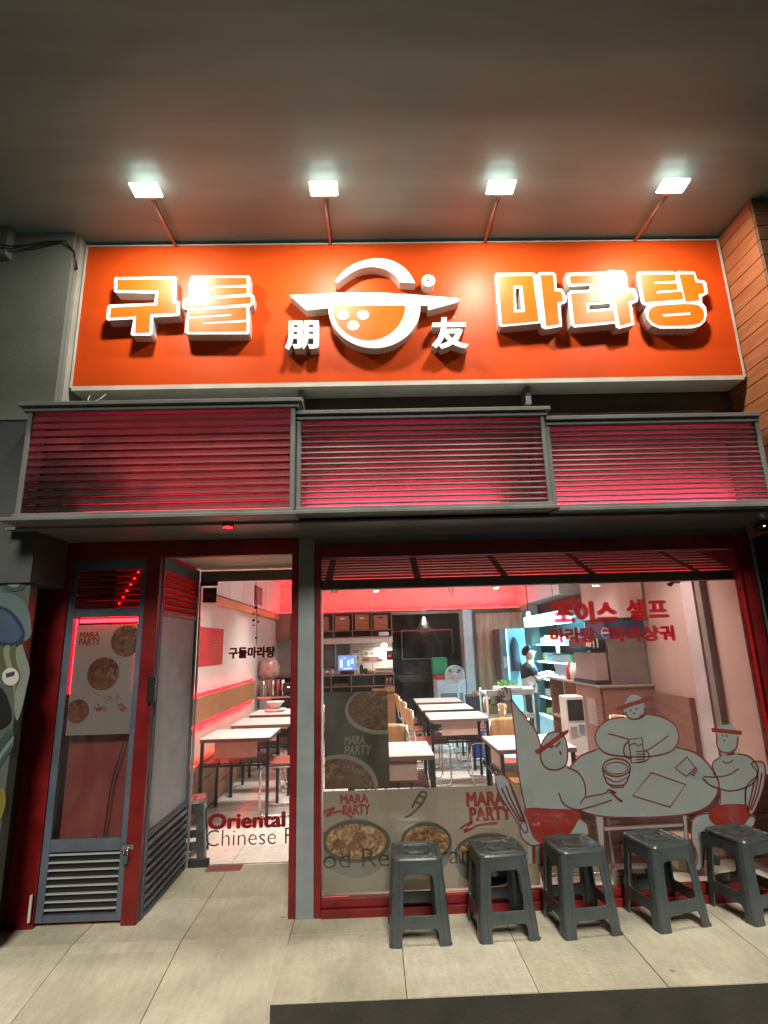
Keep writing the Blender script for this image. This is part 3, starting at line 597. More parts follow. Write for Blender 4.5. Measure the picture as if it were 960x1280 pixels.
for (x0, y0, x1, y1) in ((254, 735, 270, 753), (251, 724, 272, 732)):
    a_, z1 = at(x0, y0, .84); b_, z0 = at(x1, y1, .84); box('sticker', M['dark'], gd, a_, b_, .842, .848, z0, z1)
    MB().poly([[(a_+.02, z0+(z1-z0)*.4), (b_-.02, z0+(z1-z0)*.4), (b_-.02, z0+(z1-z0)*.6), (a_+.02, z0+(z1-z0)*.6)]], .8405, .8415).build('sticker_mark', M['redline'], gd)
mt = box('door_mat', mat('red_mat', (.30, .09, .08), .9), None, -1.25, -1.0, .75, .86, .001, .008); tag(mt, 'small faded red mat at the foot of the glass door', 'mat')
# ---------------------------------------------------------------- shop window
sw = thing('shop_window', 'wide red framed shop window with film drawings of diners and red lettering', 'window', (1.1, 0, 0))
WX0, WX1, WZ0, WZ1 = -.346, 2.51, .095, 2.135
box('stile', M['red'], sw, -.385, WX0, -.02, .05, 0, 2.23, bevel=.003)
box('stile', M['red'], sw, WX1+.03, 2.618, -.02, .05, 0, 2.23, bevel=.003); box('stile_bead', mat('red_bead', (.36, .012, .012), .25), sw, WX1, WX1+.028, .0, .045, .06, 2.135, bevel=.003)
box('head', M['red'], sw, WX0, WX1, -.02, .05, 2.137, 2.23, bevel=.003)
box('sill', M['red'], sw, WX0, WX1, -.03, .05, 0.0, .045, bevel=.003); box('sill', M['red'], sw, WX0, WX1, -.005, .048, .047, .094, bevel=.003)
box('pane', M['glass'], sw, WX0, WX1, .020, .028, .095, 2.136)
YG = .0305
def film(name, m, pts, lvl=0, sm=True, holes=(), k=5):
    cv = lambda l: [at(600+a_*.375, 840+b_*.375, YG) for a_, b_ in l]
    o = spline(pts, True, k) if sm else pts
    y = YG + .0006*(6-lvl)
    return MB().poly([cv(o)] + [cv(h_) for h_ in holes], y, y+.0004).build(name, m, sw)
LN = MB()
def line(pts, closed=False, w=.010, lvl=6, sm=True):
    cv = [at(600+a_*.375, 840+b_*.375, YG) for a_, b_ in (spline(pts, closed, 6) if sm else pts)]
    y = YG-.0006 + .0006*(6-lvl); ribbon(LN, cv, w, y, y, closed)
# banner and dark poster on the glass
bn = box('banner_film', M['banner'], sw, -.335, .98, .0360, .0364, .11, .672)
box('poster_sheet', M['poster'], sw, -.326, .083, .0355, .0358, .684, 1.262)
def disc(par, x, y, rx, ry, m, Y, clip, name='bowl_print'):
    pts = A(ell(x, y, rx, ry, 32), Y); pts = [(min(clip[1], max(clip[0], a_)), min(clip[3], max(clip[2], b_))) for a_, b_ in pts]
    return MB().poly([pts], Y-.0003, Y).build(name, m, par)
cpz = (-.325, .082, .686, 1.26)
rimm = mat('poster_rim_print', (.26, .23, .17), .5); fd = food('poster_food_dark', (.06, .03, .016), (.26, .14, .07), (.19, .06, .03), (.12, .06, .025))
disc(sw, 475, 888, 44, 30, rimm, .0352, cpz, 'rim_print'); disc(sw, 476, 886, 41, 27, fd, .0347, cpz)
disc(sw, 425, 985, 48, 42, rimm, .0352, cpz, 'rim_print'); disc(sw, 424, 987, 44, 39, fd, .0347, cpz)
cream_print = mat('cream_print', (.24, .20, .13), .5)
pt_text(sw, 'MARA', cream_print, 430, 920, 456, 930, .0345, .03, .2); pt_text(sw, 'PARTY', cream_print, 430, 932, 465, 943, .0345, .03, .2)
redpr = mat('red_print', (.36, .035, .025), .5)
for (xa, ya, xb, yb) in ((425, 993, 461, 1004), (582, 990, 632, 1007)): pt_text(sw, 'MARA', redpr, xa, ya, xb, yb, .0352, .06)
for (xa, ya, xb, yb) in ((428, 1006, 463, 1018), (586, 1009, 640, 1025)): pt_text(sw, 'PARTY', redpr, xa, ya, xb, yb, .0352, .06)
LB = MB()
for l in ([(404, 1016), (412, 1012), (418, 1010), (408, 1020), (425, 1014), (440, 1022)], [(575, 1036), (585, 1030), (590, 1028), (580, 1040), (600, 1031), (622, 1029)]):
    ribbon(LB, A(spline(l, False, 5), .0352), .014, .0352, .0352, False)
LB.build('swash_print', redpr, sw)
cb_ = (-.333, .978, .112, .67)
rim2 = mat('bowl_rim_print', (.22, .20, .16), .5); dk = mat('bowl_dark_print', (.11, .08, .055), .5)
fb = food('banner_food', (.16, .08, .03), (.68, .50, .27), (.42, .22, .09), (.52, .22, .09))
for (x, y, rx, ry) in ((445, 1052, 43, 27), (533, 1052, 32, 24), (612, 1066, 44, 24)):
    disc(sw, x, y+8, rx, ry+10, rim2, .0357, cb_, 'bowl_side_print'); disc(sw, x, y, rx, ry, dk, .0354, cb_, 'rim_print'); disc(sw, x, y, rx*.88, ry*.82, fb, .0350, cb_)
    for q in range(3): disc(sw, x+random.uniform(-.5, .5)*rx, y+random.uniform(-.5, .4)*ry, 9, 7, fm2, .0346-.0003*q, cb_, 'topping_print')
for x in (487, 568, 650): box('banner_seam', mat('seam_grey', (.3, .28, .24), .5), sw, at(x, 1000, .035)[0], at(x, 1000, .035)[0]+.003, .0340, .0344, .3, .672)
# chopstick/spoon icon
LB = MB()
for l in ([(515, 1010), (520, 1000), (527, 990), (533, 993), (526, 1006), (514, 1018), (506, 1022)], [(522, 994), (532, 998)], [(519, 1002), (528, 1006)]): ribbon(LB, A(spline(l, False, 5), .0352), .012, .0352, .0352, False)
LB.build('icon_print', dk, sw)
# "Chinese Food Restaurant" on the window continues low across the glass
text('lettering', 'od Restaurant', M['darktext'], sw, -.335, .64, .245, .345, .0295, .001, -.012)
# big red Hangul
pt_text(sw, '초이스', M['redletter'], 688, 752, 775, 780, .0300, .085)
pt_text(sw, '셀프', M['redletter'], 781, 749, 838, 775, .0300, .055)
pt_text(sw, '마라탕', M['redletter'], 686, 785, 746, 803, .0300, .07)
pt_text(sw, '마라샹궈', M['redletter'], 760, 783, 845, 801, .0300, .07)
G, RF, RL = M['greyfilm'], M['redfilm'], M['redline']
# --- drawing: left diner
capsL = [(52, 350), (72, 342), (95, 360), (118, 410), (140, 470), (158, 520), (150, 535), (125, 500), (95, 455), (62, 400)]
film('chair_back_film', G, capsL, 0); line(capsL, True, .007)
for d in (0, 14, 28): line([(72+d, 385-d*.4), (95+d, 435), (135+d*.5, 500)], w=.010)
body = [(62, 60), (75, 68), (80, 52), (92, 55), (106, 78), (108, 95), (125, 118), (160, 160), (188, 200), (203, 250), (230, 300), (290, 312), (328, 335), (350, 375), (352, 420), (335, 452), (300, 462), (152, 458), (138, 390), (125, 310), (118, 220), (108, 130), (95, 100), (72, 92), (85, 82), (62, 72)]
film('figure_film', G, body, 2); line([(104, 98), (108, 135), (118, 220), (125, 310), (138, 390), (152, 458)], w=.009)
line([(108, 95), (125, 118), (160, 160), (188, 200), (203, 250)], w=.009); line([(290, 318), (328, 335), (350, 375), (352, 415)], w=.008)
line([(95, 104), (72, 92), (58, 90), (85, 82), (60, 72), (62, 62), (80, 75), (72, 55), (82, 50), (92, 74), (90, 52), (100, 56), (106, 92)], w=.010, sm=False)
line([(96, 100), (108, 92)], w=.012)
fore = [(262, 400), (285, 440), (335, 460), (400, 442), (440, 426), (436, 400), (425, 392), (415, 405), (355, 418), (345, 440)]
film('forearm_film', G, fore, 3); line([(262, 402), (280, 440), (320, 458), (360, 452), (400, 440), (440, 426)], w=.008); line([(335, 440), (352, 418), (415, 405), (428, 392), (445, 398), (440, 410)], w=.008)
line([(430, 400), (455, 402), (445, 408), (462, 424), (475, 432)], w=.014, sm=False)
headL = [(210, 230), (230, 205), (262, 200), (285, 225), (292, 270), (285, 310), (255, 326), (222, 320), (204, 295), (202, 260)]
film('head_film', G, headL, 4); line(headL, True, .009, 6)
visL = [(183, 262), (205, 250), (240, 225), (270, 203), (293, 192), (293, 203), (262, 228), (225, 254), (195, 274)]
film('visor_film', RF, visL, 5)
for l in ([(232, 252), (246, 246)], [(252, 250), (268, 233)], [(266, 264), (270, 276)]): line(l, w=.012, sm=False)
shorts = [(152, 456), (240, 456), (330, 464), (322, 505), (290, 550), (245, 570), (200, 570), (175, 545), (160, 500)]
film('shorts_film', RF, shorts, 4); film('thigh_film', G, [(135, 510), (155, 485), (175, 540), (205, 572), (180, 580), (145, 560)], 3); line([(150, 488), (134, 515), (140, 552), (172, 578), (205, 574)], w=.008)
film('thigh_film', G, [(325, 490), (350, 500), (362, 530), (350, 565), (310, 560), (295, 548)], 3); line([(330, 488), (355, 505), (362, 535), (350, 560)], w=.008)
for d in range(4): film('chair_leg_film', RF if d % 2 else G, [(160+d*14, 575), (171+d*14, 575), (172+d*14, 640), (162+d*14, 640)], 1, False)
film('foot_film', G, [(215, 640), (228, 645), (222, 700), (240, 730), (222, 735), (207, 690)], 1); line([(222, 640), (207, 665), (212, 705), (235, 735)], w=.008)
# --- table top
tb = [(300, 320), (335, 280), (390, 258), (500, 262), (600, 262), (655, 248), (715, 268), (765, 312), (795, 370), (780, 425), (730, 462), (650, 478), (500, 484), (400, 478), (345, 466), (345, 440), (352, 400), (330, 345)]
film('table_film', G, tb, 1); line([(300, 318), (335, 280), (390, 258)], w=.009); line([(655, 250), (720, 270), (768, 315), (797, 375), (775, 432), (725, 465), (640, 480), (500, 485), (400, 480), (340, 464)], w=.009)
film('table_leg_film', G, [(385, 482), (412, 482), (415, 585), (398, 585)], 0, False); line([(385, 482), (398, 585)], w=.006, sm=False); line([(412, 482), (415, 585)], w=.006, sm=False)
film('table_leg_film', G, [(675, 480), (690, 480), (696, 580), (684, 580)], 0, False); line([(675, 480), (684, 580)], w=.006, sm=False); line([(690, 480), (696, 580)], w=.006, sm=False)
film('crossbar_film', G, [(415, 516), (680, 503), (682, 515), (416, 530)], 0, False); line([(415, 516), (680, 503)], w=.006, sm=False); line([(416, 530), (682, 515)], w=.006, sm=False)
# --- middle diner
torso = [(480, 150), (430, 158), (398, 182), (384, 215), (395, 250), (430, 274), (500, 282), (580, 280), (640, 262), (662, 225), (655, 185), (620, 155), (560, 140), (520, 152)]
film('figure_film', G, torso, 3); line(torso[:-1] + [(530, 150)], False, .009)
hm = [(480, 115), (492, 88), (515, 76), (540, 88), (549, 115), (545, 145), (520, 157), (495, 152), (482, 135)]
film('head_film', G, hm, 4); line([(484, 132), (496, 152), (520, 157), (545, 146), (549, 118)], w=.010)
film('visor_film', RF, [(455, 122), (480, 108), (520, 96), (560, 82), (566, 90), (550, 101), (510, 113), (470, 127), (457, 128)], 5)
for x, y in ((502, 128), (522, 122), (514, 138)): film('face_mark', M['darktext'], ell(x, y, 3.2, 3.2, 8), 6, False)
line([(428, 205), (455, 212), (495, 224)], w=.008); line([(628, 212), (590, 240), (556, 262)], w=.008)
film('mug_film', G, [(495, 225), (540, 218), (548, 298), (505, 304)], 4, False); line([(495, 225), (540, 218), (548, 298), (505, 304)], True, .009, sm=False)
line([(495, 232), (482, 245), (480, 272), (494, 287), (504, 285)], w=.010); line([(498, 245), (515, 238), (528, 246), (541, 240)], w=.007)
film('hand_film', G, [(515, 262), (545, 258), (562, 272), (560, 290), (545, 302), (512, 300)], 5)
for d in range(4): line([(552-d*2, 264+d*9), (520, 265+d*9)], w=.007)
line([(550, 258), (563, 275), (555, 295), (520, 302)], w=.008)
line(ell(455, 318, 46, 30, 20), True, .009, sm=False); line(ell(455, 320, 38, 20, 20), True, .006, sm=False)
line([(409, 320), (415, 350), (432, 375), (478, 376), (495, 352), (501, 320)], w=.009); line([(418, 350), (455, 366), (492, 350)], w=.006); line([(436, 376), (440, 384), (475, 384), (480, 376)], w=.006)
line([(572, 335), (686, 375), (634, 450), (508, 412)], True, .009, sm=False)
# --- right diner
ph = [(690, 283), (718, 318), (688, 348), (650, 320)]
film('phone_film', G, ph, 3, False); line(ph, True, .009, sm=False)
chR = [(905, 305), (935, 298), (950, 315), (948, 370), (930, 430), (905, 475), (885, 440), (890, 380), (925, 340)]
film('chair_back_film', G, chR, 0); line(chR, True, .008)
for d in (0, 13, 26): line([(940-d, 335+d), (928-d*.8, 400), (905-d*.5, 460)], w=.009)
tr = [(775, 302), (800, 285), (835, 278), (880, 276), (910, 290), (926, 325), (918, 358), (885, 386), (885, 445), (800, 445), (802, 395), (745, 365), (735, 350), (783, 348)]
film('figure_film', G, tr, 3); line([(858, 272), (900, 283), (926, 318), (920, 358), (885, 385), (830, 396), (770, 378), (742, 352)], w=.009); line([(745, 348), (790, 350), (830, 342), (862, 322)], w=.008); line([(783, 345), (775, 305), (798, 286)], w=.008); line([(808, 296), (825, 304), (845, 292)], w=.007); line([(885, 385), (886, 440)], w=.008); line([(802, 395), (800, 440)], w=.008)
film('hand_film', G, [(705, 310), (735, 325), (745, 345), (735, 358), (705, 350), (690, 335)], 4)
for d in range(4): line([(700+d*6, 340-d*7), (716+d*3, 345-d*6)], w=.009, sm=False)
hr = [(788, 215), (795, 185), (820, 175), (848, 182), (860, 215), (855, 255), (830, 268), (800, 262), (790, 240)]
film('head_film', G, hr, 4); line([(789, 208), (790, 245), (805, 265), (832, 268), (855, 252), (860, 215)], w=.009)
film('visor_film', RF, [(772, 186), (872, 196), (873, 210), (773, 200)], 5, False)
for x, y in ((808, 212), (822, 213), (814, 229)): film('face_mark', M['darktext'], ell(x, y, 3, 3, 8), 6, False)
film('shorts_film', RF, [(800, 443), (890, 443), (898, 478), (885, 505), (850, 516), (790, 512), (765, 490), (768, 465)], 4)
legR = [(768, 470), (730, 476), (708, 498), (708, 560), (722, 600), (718, 655), (745, 650), (748, 600), (768, 545), (785, 515)]
film('leg_film', G, legR, 3); line([(768, 470), (730, 476), (708, 498), (706, 560), (722, 600), (722, 640), (700, 650), (705, 662), (740, 655), (748, 600), (766, 545), (735, 535)], w=.008)
film('leg_film', G, [(885, 505), (905, 480), (918, 485), (912, 512), (885, 516)], 3); line([(905, 478), (918, 490), (912, 514)], w=.008)
film('leg_film', G, [(765, 620), (795, 612), (800, 645), (775, 640)], 2)
LN.build('outline_film', RL, sw)
# inner transom: dark beam + louvred panel
tr_ = thing('transom_louvre', 'sloping red lit slatted panel behind the top of the shop window', 'louvre', (1, .3, 2.0))
box('beam', mat('dark_red_beam', (.07, .022, .028), .5), tr_, -.42, 3.05, .10, .16, 1.935, 2.00, bevel=.003)
dz_, dy_ = .29, .60; nn = 10
for k in range(nn):
    u = (k+.5)/nn; y = .165+dy_*u; z = 2.005+dz_*u
    MB().box(-.42, 2.62, y-.018, y+.018, z-.004, z+.004, Matrix.Rotation(math.radians(26-30), 3, 'X')).build('slat', mat('transom_slat', (.34, .05, .055), .5), tr_)
for xx_ in (-.33, .30, .92, 1.55, 2.30):
    w_ = .05
    v = [(xx_, .163, 2.000), (xx_+w_, .163, 2.000), (xx_+w_, .163+dy_, 2.0+dz_), (xx_, .163+dy_, 2.0+dz_)]; v = [(a_, b_, c_+.006) for a_, b_, c_ in v]; v2 = [(a_, b_, c_-.012) for a_, b_, c_ in v]
    MB().add(v+v2, [(0, 1, 2, 3), (7, 6, 5, 4), (0, 4, 5, 1), (1, 5, 6, 2), (2, 6, 7, 3), (3, 7, 4, 0)]).build('rib', mat('transom_rib', (.6, .12, .11), .5), tr_)  # rib colour lightened to stand in for light falling on the ribs
box('backboard', mat('transom_back', (.25, .03, .035), .6), tr_, -.42, 3.05, .80, .83, 2.0, 2.74)
box('led_strip', M['ledlow'], tr_, -.3, 2.5, .168, .182, 1.955, 1.970)
# ---------------------------------------------------------------- stools
def make_stool(mname='stool', H=.412, wt=.134, wb=.168):
    root = thing('plastic_stool', 'x', 'stool')
    hw = lambda z: wb+(wt-wb)*(z/H)
    ch = .26  # corner chamfer ratio
    def side(k):
        # outline in (s, z), s in -1..1 of flat side width
        fl = lambda z: hw(z)*(1-ch)
        P_ = lambda s, z: (s*fl(z), z)
        outer = [P_(-1, 0), P_(-.98, 0), (-.80*fl(0), 0)] + [(-.80*fl(.03), .055), (-.76*fl(.06), .072), (-.66*fl(.06), .080), (.66*fl(.06), .080), (.76*fl(.06), .072), (.80*fl(.03), .055)] + [(.80*fl(0), 0), P_(1, 0), P_(1, H*.5), P_(1, H-.012), P_(-1, H-.012), P_(-1, H*.5)]
        a0, a1 = .140, .330
        hole = [(-.77*fl(a0), a0+.008), (-.73*fl(a0), a0), (.73*fl(a0), a0), (.77*fl(a0), a0+.008), (.78*fl(.24), .24), (.78*fl(a1), a1-.030), (.73*fl(a1), a1-.010), (.60*fl(a1), a1), (-.60*fl(a1), a1), (-.73*fl(a1), a1-.010), (-.78*fl(a1), a1-.030), (-.78*fl(.24), .24)]
        loops = [[Vector((x, 0, z)) for x, z in outer], [Vector((x, 0, z)) for x, z in hole]]
        tr = tessellate_polygon(loops); pts = [p for l in loops for p in l]; N = len(pts)
        rot = Matrix.Rotation(k*math.pi/2, 3, 'Z')
        v = [rot @ Vector((p.x, -hw(p.z), p.z)) for p in pts] + [rot @ Vector((p.x*.985, -hw(p.z)+.010, p.z)) for p in pts]
        f = [t for t in tr] + [tuple(i+N for i in reversed(t)) for t in tr]; kk = 0
        for l in loops:
            for i in range(len(l)): f.append((kk+i, kk+(i+1) % len(l), kk+(i+1) % len(l)+N, kk+i+N))
            kk += len(l)
        return MB().add(v, f)
    for k in range(4): side(k).build('side_panel', M['stool'], root, .002)
    for k in range(4):
        rot = Matrix.Rotation(k*math.pi/2, 3, 'Z'); v = []; zs = [0, .04, .2, .33, H-.012]
        for z in zs:
            w = hw(z); f_ = w*(1-ch)
            for (x, y) in ((f_, -w), (f_+(w-f_)*.62, -w+(w-f_)*.16), (w-(w-f_)*.16, -f_-(w-f_)*.62), (w, -f_), (w-.010, -f_), (f_+(w-f_)*.5, -f_-(w-f_)*.5), (f_, -w+.010)):
                v.append(rot @ Vector((x, y, z)))
        n7 = 7; f = [tuple(range(n7)), tuple(range((len(zs)-1)*n7+n7-1, (len(zs)-1)*n7-1, -1))]
        for i in range(len(zs)-1):
            for j in range(n7): f.append((i*n7+j, i*n7+(j+1) % n7, (i+1)*n7+(j+1) % n7, (i+1)*n7+j))
        MB().add(v, f).build('leg', M['stool'], root, 0, smooth=False)
        fx = wb*.90; c_ = rot @ Vector((fx, -fx, 0)); 
        MB().box(c_.x-.012, c_.x+.012, c_.y-.012, c_.y+.012, .0, .010, Matrix.Rotation(math.radians(45), 3, 'Z')).build('foot', M['stool'], root)
    # seat: rounded square with a finger hole, ring ridges
    def rsq(w, c_=.35, n=5):
        o = []
        for q in range(4):
            for i in range(n+1):
                a_ = q*math.pi/2 + i/n*math.pi/2; cx = (w-w*c_)*(1 if q in (0, 3) else -1); cy_ = (w-w*c_)*(1 if q in (0, 1) else -1)
                o.append((cx+w*c_*math.cos(a_), cy_+w*c_*math.sin(a_)))
        return o
    N = 24; prof = [(wt+.003, H-.022), (wt+.007, H-.012), (wt+.003, H-.003), (wt-.004, H), (wt-.018, H-.0005), (wt-.022, H-.004), (wt-.032, H-.004), (wt-.036, H), (wt*.52, H-.001), (wt*.48, H-.004), (wt*.40, H-.004), (wt*.37, H-.001), (.017, H-.002), (.015, H-.012)]
    v = []; f = []
    for w, z in prof:
        for x, y in rsq(w, .30 if w > .05 else .9): v.append((x, y, z))
    for i in range(len(prof)-1):
        for k in range(N): f.append((i*N+k, i*N+(k+1) % N, (i+1)*N+(k+1) % N, (i+1)*N+k))
    o = MB().add(v, f).build('seat', M['stool'], root, smooth='auto')
    for k in range(4):
        v = MB(); a_ = k*math.pi/2+math.pi/4; v.box(math.cos(a_)*.075-.012, math.cos(a_)*.075+.012, math.sin(a_)*.075-.003, math.sin(a_)*.075+.003, H-.003, H+.0012, Matrix.Rotation(a_+math.pi/2, 3, 'Z'))
        v.build('seat_mark', mat('stool_mark', (.05, .055, .055), .4), root)
    return root
st0 = make_stool()
stl = [(.215, -.215, 0, 'leftmost outdoor plastic stool, in front of the noodle bowl print'), (.683, -.205, 4, 'second outdoor plastic stool from the left, between two others of its row'),
       (1.13, -.195, 6, 'third plastic stool of the outdoor row, light reflecting on its top'), (1.635, -.16, 12, 'fourth outdoor plastic stool from the left, in front of the diners drawing'), (2.16, -.12, 16, 'rightmost outdoor plastic stool, cut by the photo edge'),
       (-1.50, 1.08, 12, 'plastic stool indoors, just behind the glass door')]
for i, (x, y, r, lb) in enumerate(stl):
    o = st0 if i == 0 else copy_tree(st0)
    o.location = (x, y, 0.001); o.rotation_euler = (0, 0, math.radians(r)); tag(o, lb, 'stool', 'grey plastic stools in front of the window' if i < 5 else 'x')
    if i == 5: del o['group']
# ---------------------------------------------------------------- interior furniture
def make_table(w, d):
    t = thing('restaurant_table', 'x', 'table', (0, 0, 0)); H = .735
    MB().box(-w/2, w/2, -d/2, d/2, H-.006, H).build('table_top', M['top'], t, .002)
    MB().box(-w/2+.002, w/2-.002, -d/2+.002, d/2-.002, H-.035, H-.007).build('apron', mat('table_edge', (.16, .11, .08), .5), t)
    for sx in (-1, 1):
        for s_ in (-1, 1): MB().box(sx*(w/2-.02)-.014, sx*(w/2-.02)+.014, s_*(d/2-.03)-.014, s_*(d/2-.03)+.014, 0, H-.036).build('leg', M['black'], t)
    mb = MB()
    for s_ in (-1, 1): mb.box(-w/2+.035, w/2-.035, s_*(d/2-.03)-.008, s_*(d/2-.03)+.008, .48, .50)
    mb.build('stretcher', M['black'], t)
    mb = MB().box(-w/2+.04, w/2-.04, -d/2+.04, d/2-.05, .505, .512)
    for k in range(4): mb.box(-.15+k*.1, -.14+k*.1, -d/2+.035, -d/2+.042, .50, .54)
    mb.build('under_shelf', M['black'], t)
    MB().box(-w/2+.13, w/2-.13, -d/2+.05, -d/2+.062, .555, .70).build('drawer_front', M['pinkpanel'], t)
    return t
tabs = [(-1.33, 2.16, .64, 'table nearest the glass door, beside the red lit bench'), (-1.27, 3.08, .64, 'second white table along the bench wall'), (-1.27, 4.0, .64, 'third white table along the bench wall, below the bowl'),
        (.94, 3.05, .66, 'front table of the centre row, its pink drawer facing the window'), (.93, 3.98, .66, 'middle table of the row in the centre of the room'), (.93, 4.92, .66, 'farthest table of the row in the centre, before the fan'),
        (.11, 1.04, .66, 'low white table against the window, right of the dark poster'), (1.26, 1.18, .66, 'white table just behind the raised arm of the drawn diner')]
t0 = make_table(.66, .62)
for i, (x, y, w, lb) in enumerate(tabs):
    o = t0 if i == 0 else copy_tree(t0); o.location = (x, y, 0.001); tag(o, lb, 'table', 'white school style tables')
    if i == 7: o.rotation_euler = (0, 0, -math.pi/2); 
def make_chair():
    t = thing('restaurant_chair', 'x', 'chair', (0, 0, 0))
    # faces -Y side toward +Y ; cantilever chrome tube
    for s_ in (-1, 1):
        x = s_*.19
        p = spline2 = []
        path = [(x, -.20, .82), (x, -.19, .62), (x, -.17, .47), (x, -.10, .445), (x, .17, .445), (x, .215, .42), (x, .215, .06), (x, .19, .015), (x, -.20, .015)]
        if s_ > 0: path.append((0, -.22, .015))
        else: path.append((0, -.22, .015))
        MB().tube(path, .010, 7).build('frame_tube', M['chrome'], t, smooth=True)
    v = []; f = []; n = 7
    for j, z in enumerate((.60, .66, .74, .80, .83)):
        for i in range(n):
            u = (i/(n-1)*2-1); wv = .20 if j < 4 else .17; v.append((u*wv, -.192-.008*j-.03*(1-u*u), z))
    for j in range(4):
        for i in range(n-1): f.append((j*n+i, j*n+i+1, (j+1)*n+i+1, (j+1)*n+i))
    o = MB().add(v, f).build('backrest', M['woodc'], t, smooth=True); so2 = o.modifiers.new('s', 'SOLIDIFY'); so2.thickness = .014
    MB().box(-.20, .20, -.17, .215, .456, .478).build('seat', M['seat'], t, .010, seg=2)
    return t
ch0 = make_chair()
chs = [(-.90, 2.20, 90, 'wooden backed chair tucked right of the table nearest the glass door'), (-.86, 3.1, 92, 'chair at the right of the second table along the bench wall'), (-.86, 4.0, 90, 'chair at the right of the third table along the bench wall'),
       (.60, 3.1, -82, 'chair on the left of the front table of the centre row'), (1.30, 3.12, 88, 'chair on the right of the front table of the centre row'),
       (.58, 4.0, -84, 'chair on the left of the middle table of the centre row'), (1.30, 4.02, 90, 'chair on the right of the middle table of the centre row'),
       (.55, 4.95, -86, 'chair on the left of the farthest centre table'), (1.32, 4.95, 93, 'chair on the right of the farthest centre table'),
       (.10, 1.52, 180, 'chair facing the window across the table right of the dark poster'), (.17, .60, -88, 'red seated chair between the window and the low white table'),
       (1.30, 1.72, 180, 'chair behind the table at the raised arm of the drawn diner'), (1.38, .62, -92, 'chair close to the glass behind the drawn diner'), (2.15, 1.75, 100, 'chair beside the purifier behind the drawn table')]
for i, (x, y, r, lb) in enumerate(chs):
    o = ch0 if i == 0 else copy_tree(ch0); o.location = (x, y, .001); o.rotation_euler = (0, 0, math.radians(r)); tag(o, lb, 'chair', 'wooden backed chrome chairs')
# bench wall
bw = thing('bench', 'long wooden wall bench with red light lines above its back and below', 'bench', (-1.75, 3, 0))
box('backrest', M['woodb'], bw, -1.829, -1.79, .95, 4.9, .83, 1.09, bevel=.004)
box('led_strip', M['ledmid'], bw, -1.825, -1.80, .95, 4.88, 1.105, 1.118)
box('led_strip', M['ledmid'], bw, -1.825, -1.80, .95, 4.88, .80, .812)
for k in range(3): box('board', M['woodb'], bw, -1.829, -1.70, .95, 4.9, .02+.15*k, .162+.15*k, bevel=.003)
box('seat', M['woodb'], bw, -1.829, -1.66, .95, 4.9, .475, .515, bevel=.004)
wc = thing('wall_cabinet', 'row of white upper panels over a wooden moulding on the left wall', 'cabinet', (-1.8, 3, 2.1))
for k in range(8): box('door', M['white'], wc, -1.829, -1.80, .95+.78*k, 1.72+.78*k, 2.175, 2.74, bevel=.003)
box('moulding', M['woodm'], wc, -1.829, -1.76, .95, 7.1, 2.055, 2.15, bevel=.005)
box('shadow_gap', M['dark'], wc, -1.829, -1.81, .95, 7.1, 2.152, 2.172)
pp = thing('red_poster', 'plain red poster on the left wall seen through the glass door', 'poster', (-1.82, 2.8, 1.6))
box('sheet', mat('poster_red', (.48, .03, .028), .5), pp, -1.829, -1.824, 2.25, 3.17, 1.385, 1.795)
mb = MB()
for k in range(6): mb.box(-1.8235, -1.8225, 2.72-.05*(k % 2), 3.0, 1.50+.035*k, 1.51+.035*k)
mb.build('text_lines', mat('poster_pink_print', (.5, .16, .15), .5), pp)
pf = thing('framed_picture', 'small dark framed picture on the white panels above the moulding', 'picture', (-1.8, 5, 2.3))
box('picture', M['black'], pf, -1.798, -1.785, 4.75, 5.3, 2.23, 2.50); box('print', mat('dim_print', (.16, .10, .10), .5), pf, -1.784, -1.782, 4.80, 5.25, 2.27, 2.46)
cv = thing('hanging_bells', 'string of brass bells and a pine cone hanging inside the glass door', 'ornament', (-1.0, 1.0, 2.0))
hx = lambda x, y: at(x, y, 1.0)
mb = MB(); a_ = hx(320, 728); b_ = hx(321, 770); c_ = hx(321, 806)
MB().tube([(a_[0], 1.0, a_[1]), (b_[0], 1.0, b_[1]), (c_[0], 1.0, c_[1])], .003, 5).build('string', M['black'], cv)
for (x, y, r, m) in ((320, 754, .016, 'chrome'), (320, 759, .014, 'dark'), (317, 767, .013, 'bell'), (324, 769, .012, 'bell'), (317, 775, .012, 'dark'), (323, 777, .013, 'bell'), (317, 781, .010, 'bell'), (326, 781, .008, 'chrome'), (320, 797, .009, 'dark')):
    p = hx(x, y); mm = mat('brass', (.45, .30, .10), .3, metal=1) if m == 'bell' else M[m]
    MB().lathe([(.2*r, r), (.7*r, .7*r), (r, 0), (1.1*r, -.8*r), (.3*r, -r)], (p[0], 1.0, p[1]), 10).build('bell', mm, cv, smooth=True)
# cup rack, bag
rk = thing('metal_rack', 'steel rack of upright cup tubes under a plastic bag in the far left corner', 'rack', (-1.6, 5.3, 0))
for k in range(6): MB().lathe([(.028, 0), (.03, .24)], (-1.80+.075*k, 5.25, .84), 10).build('cup_tube', M['chrome'] if k % 2 else M['seat'], rk, smooth=True)
for z in (.40, .60, .81): box('shelf', M['chrome'], rk, -1.82, -1.18, 5.15, 5.55, z, z+.02)
for x in (-1.81, -1.20): MB().tube([(x, 5.16, 0), (x, 5.16, 1.15)], .012, 6).build('leg', M['chrome'], rk)
MB().box(-1.42, -1.16, 5.2, 5.5, .88, 1.02).build('machine', M['black'], rk, .01)
MB().box(-1.35, -1.31, 5.196, 5.199, .955, .97).build('indicator', emat('amber_light', (1, .6, .15), 3), rk)
bgm = MB(); prof = [(.11, 0), (.17, .05), (.18, .16), (.15, .26), (.09, .31), (.03, .33)]
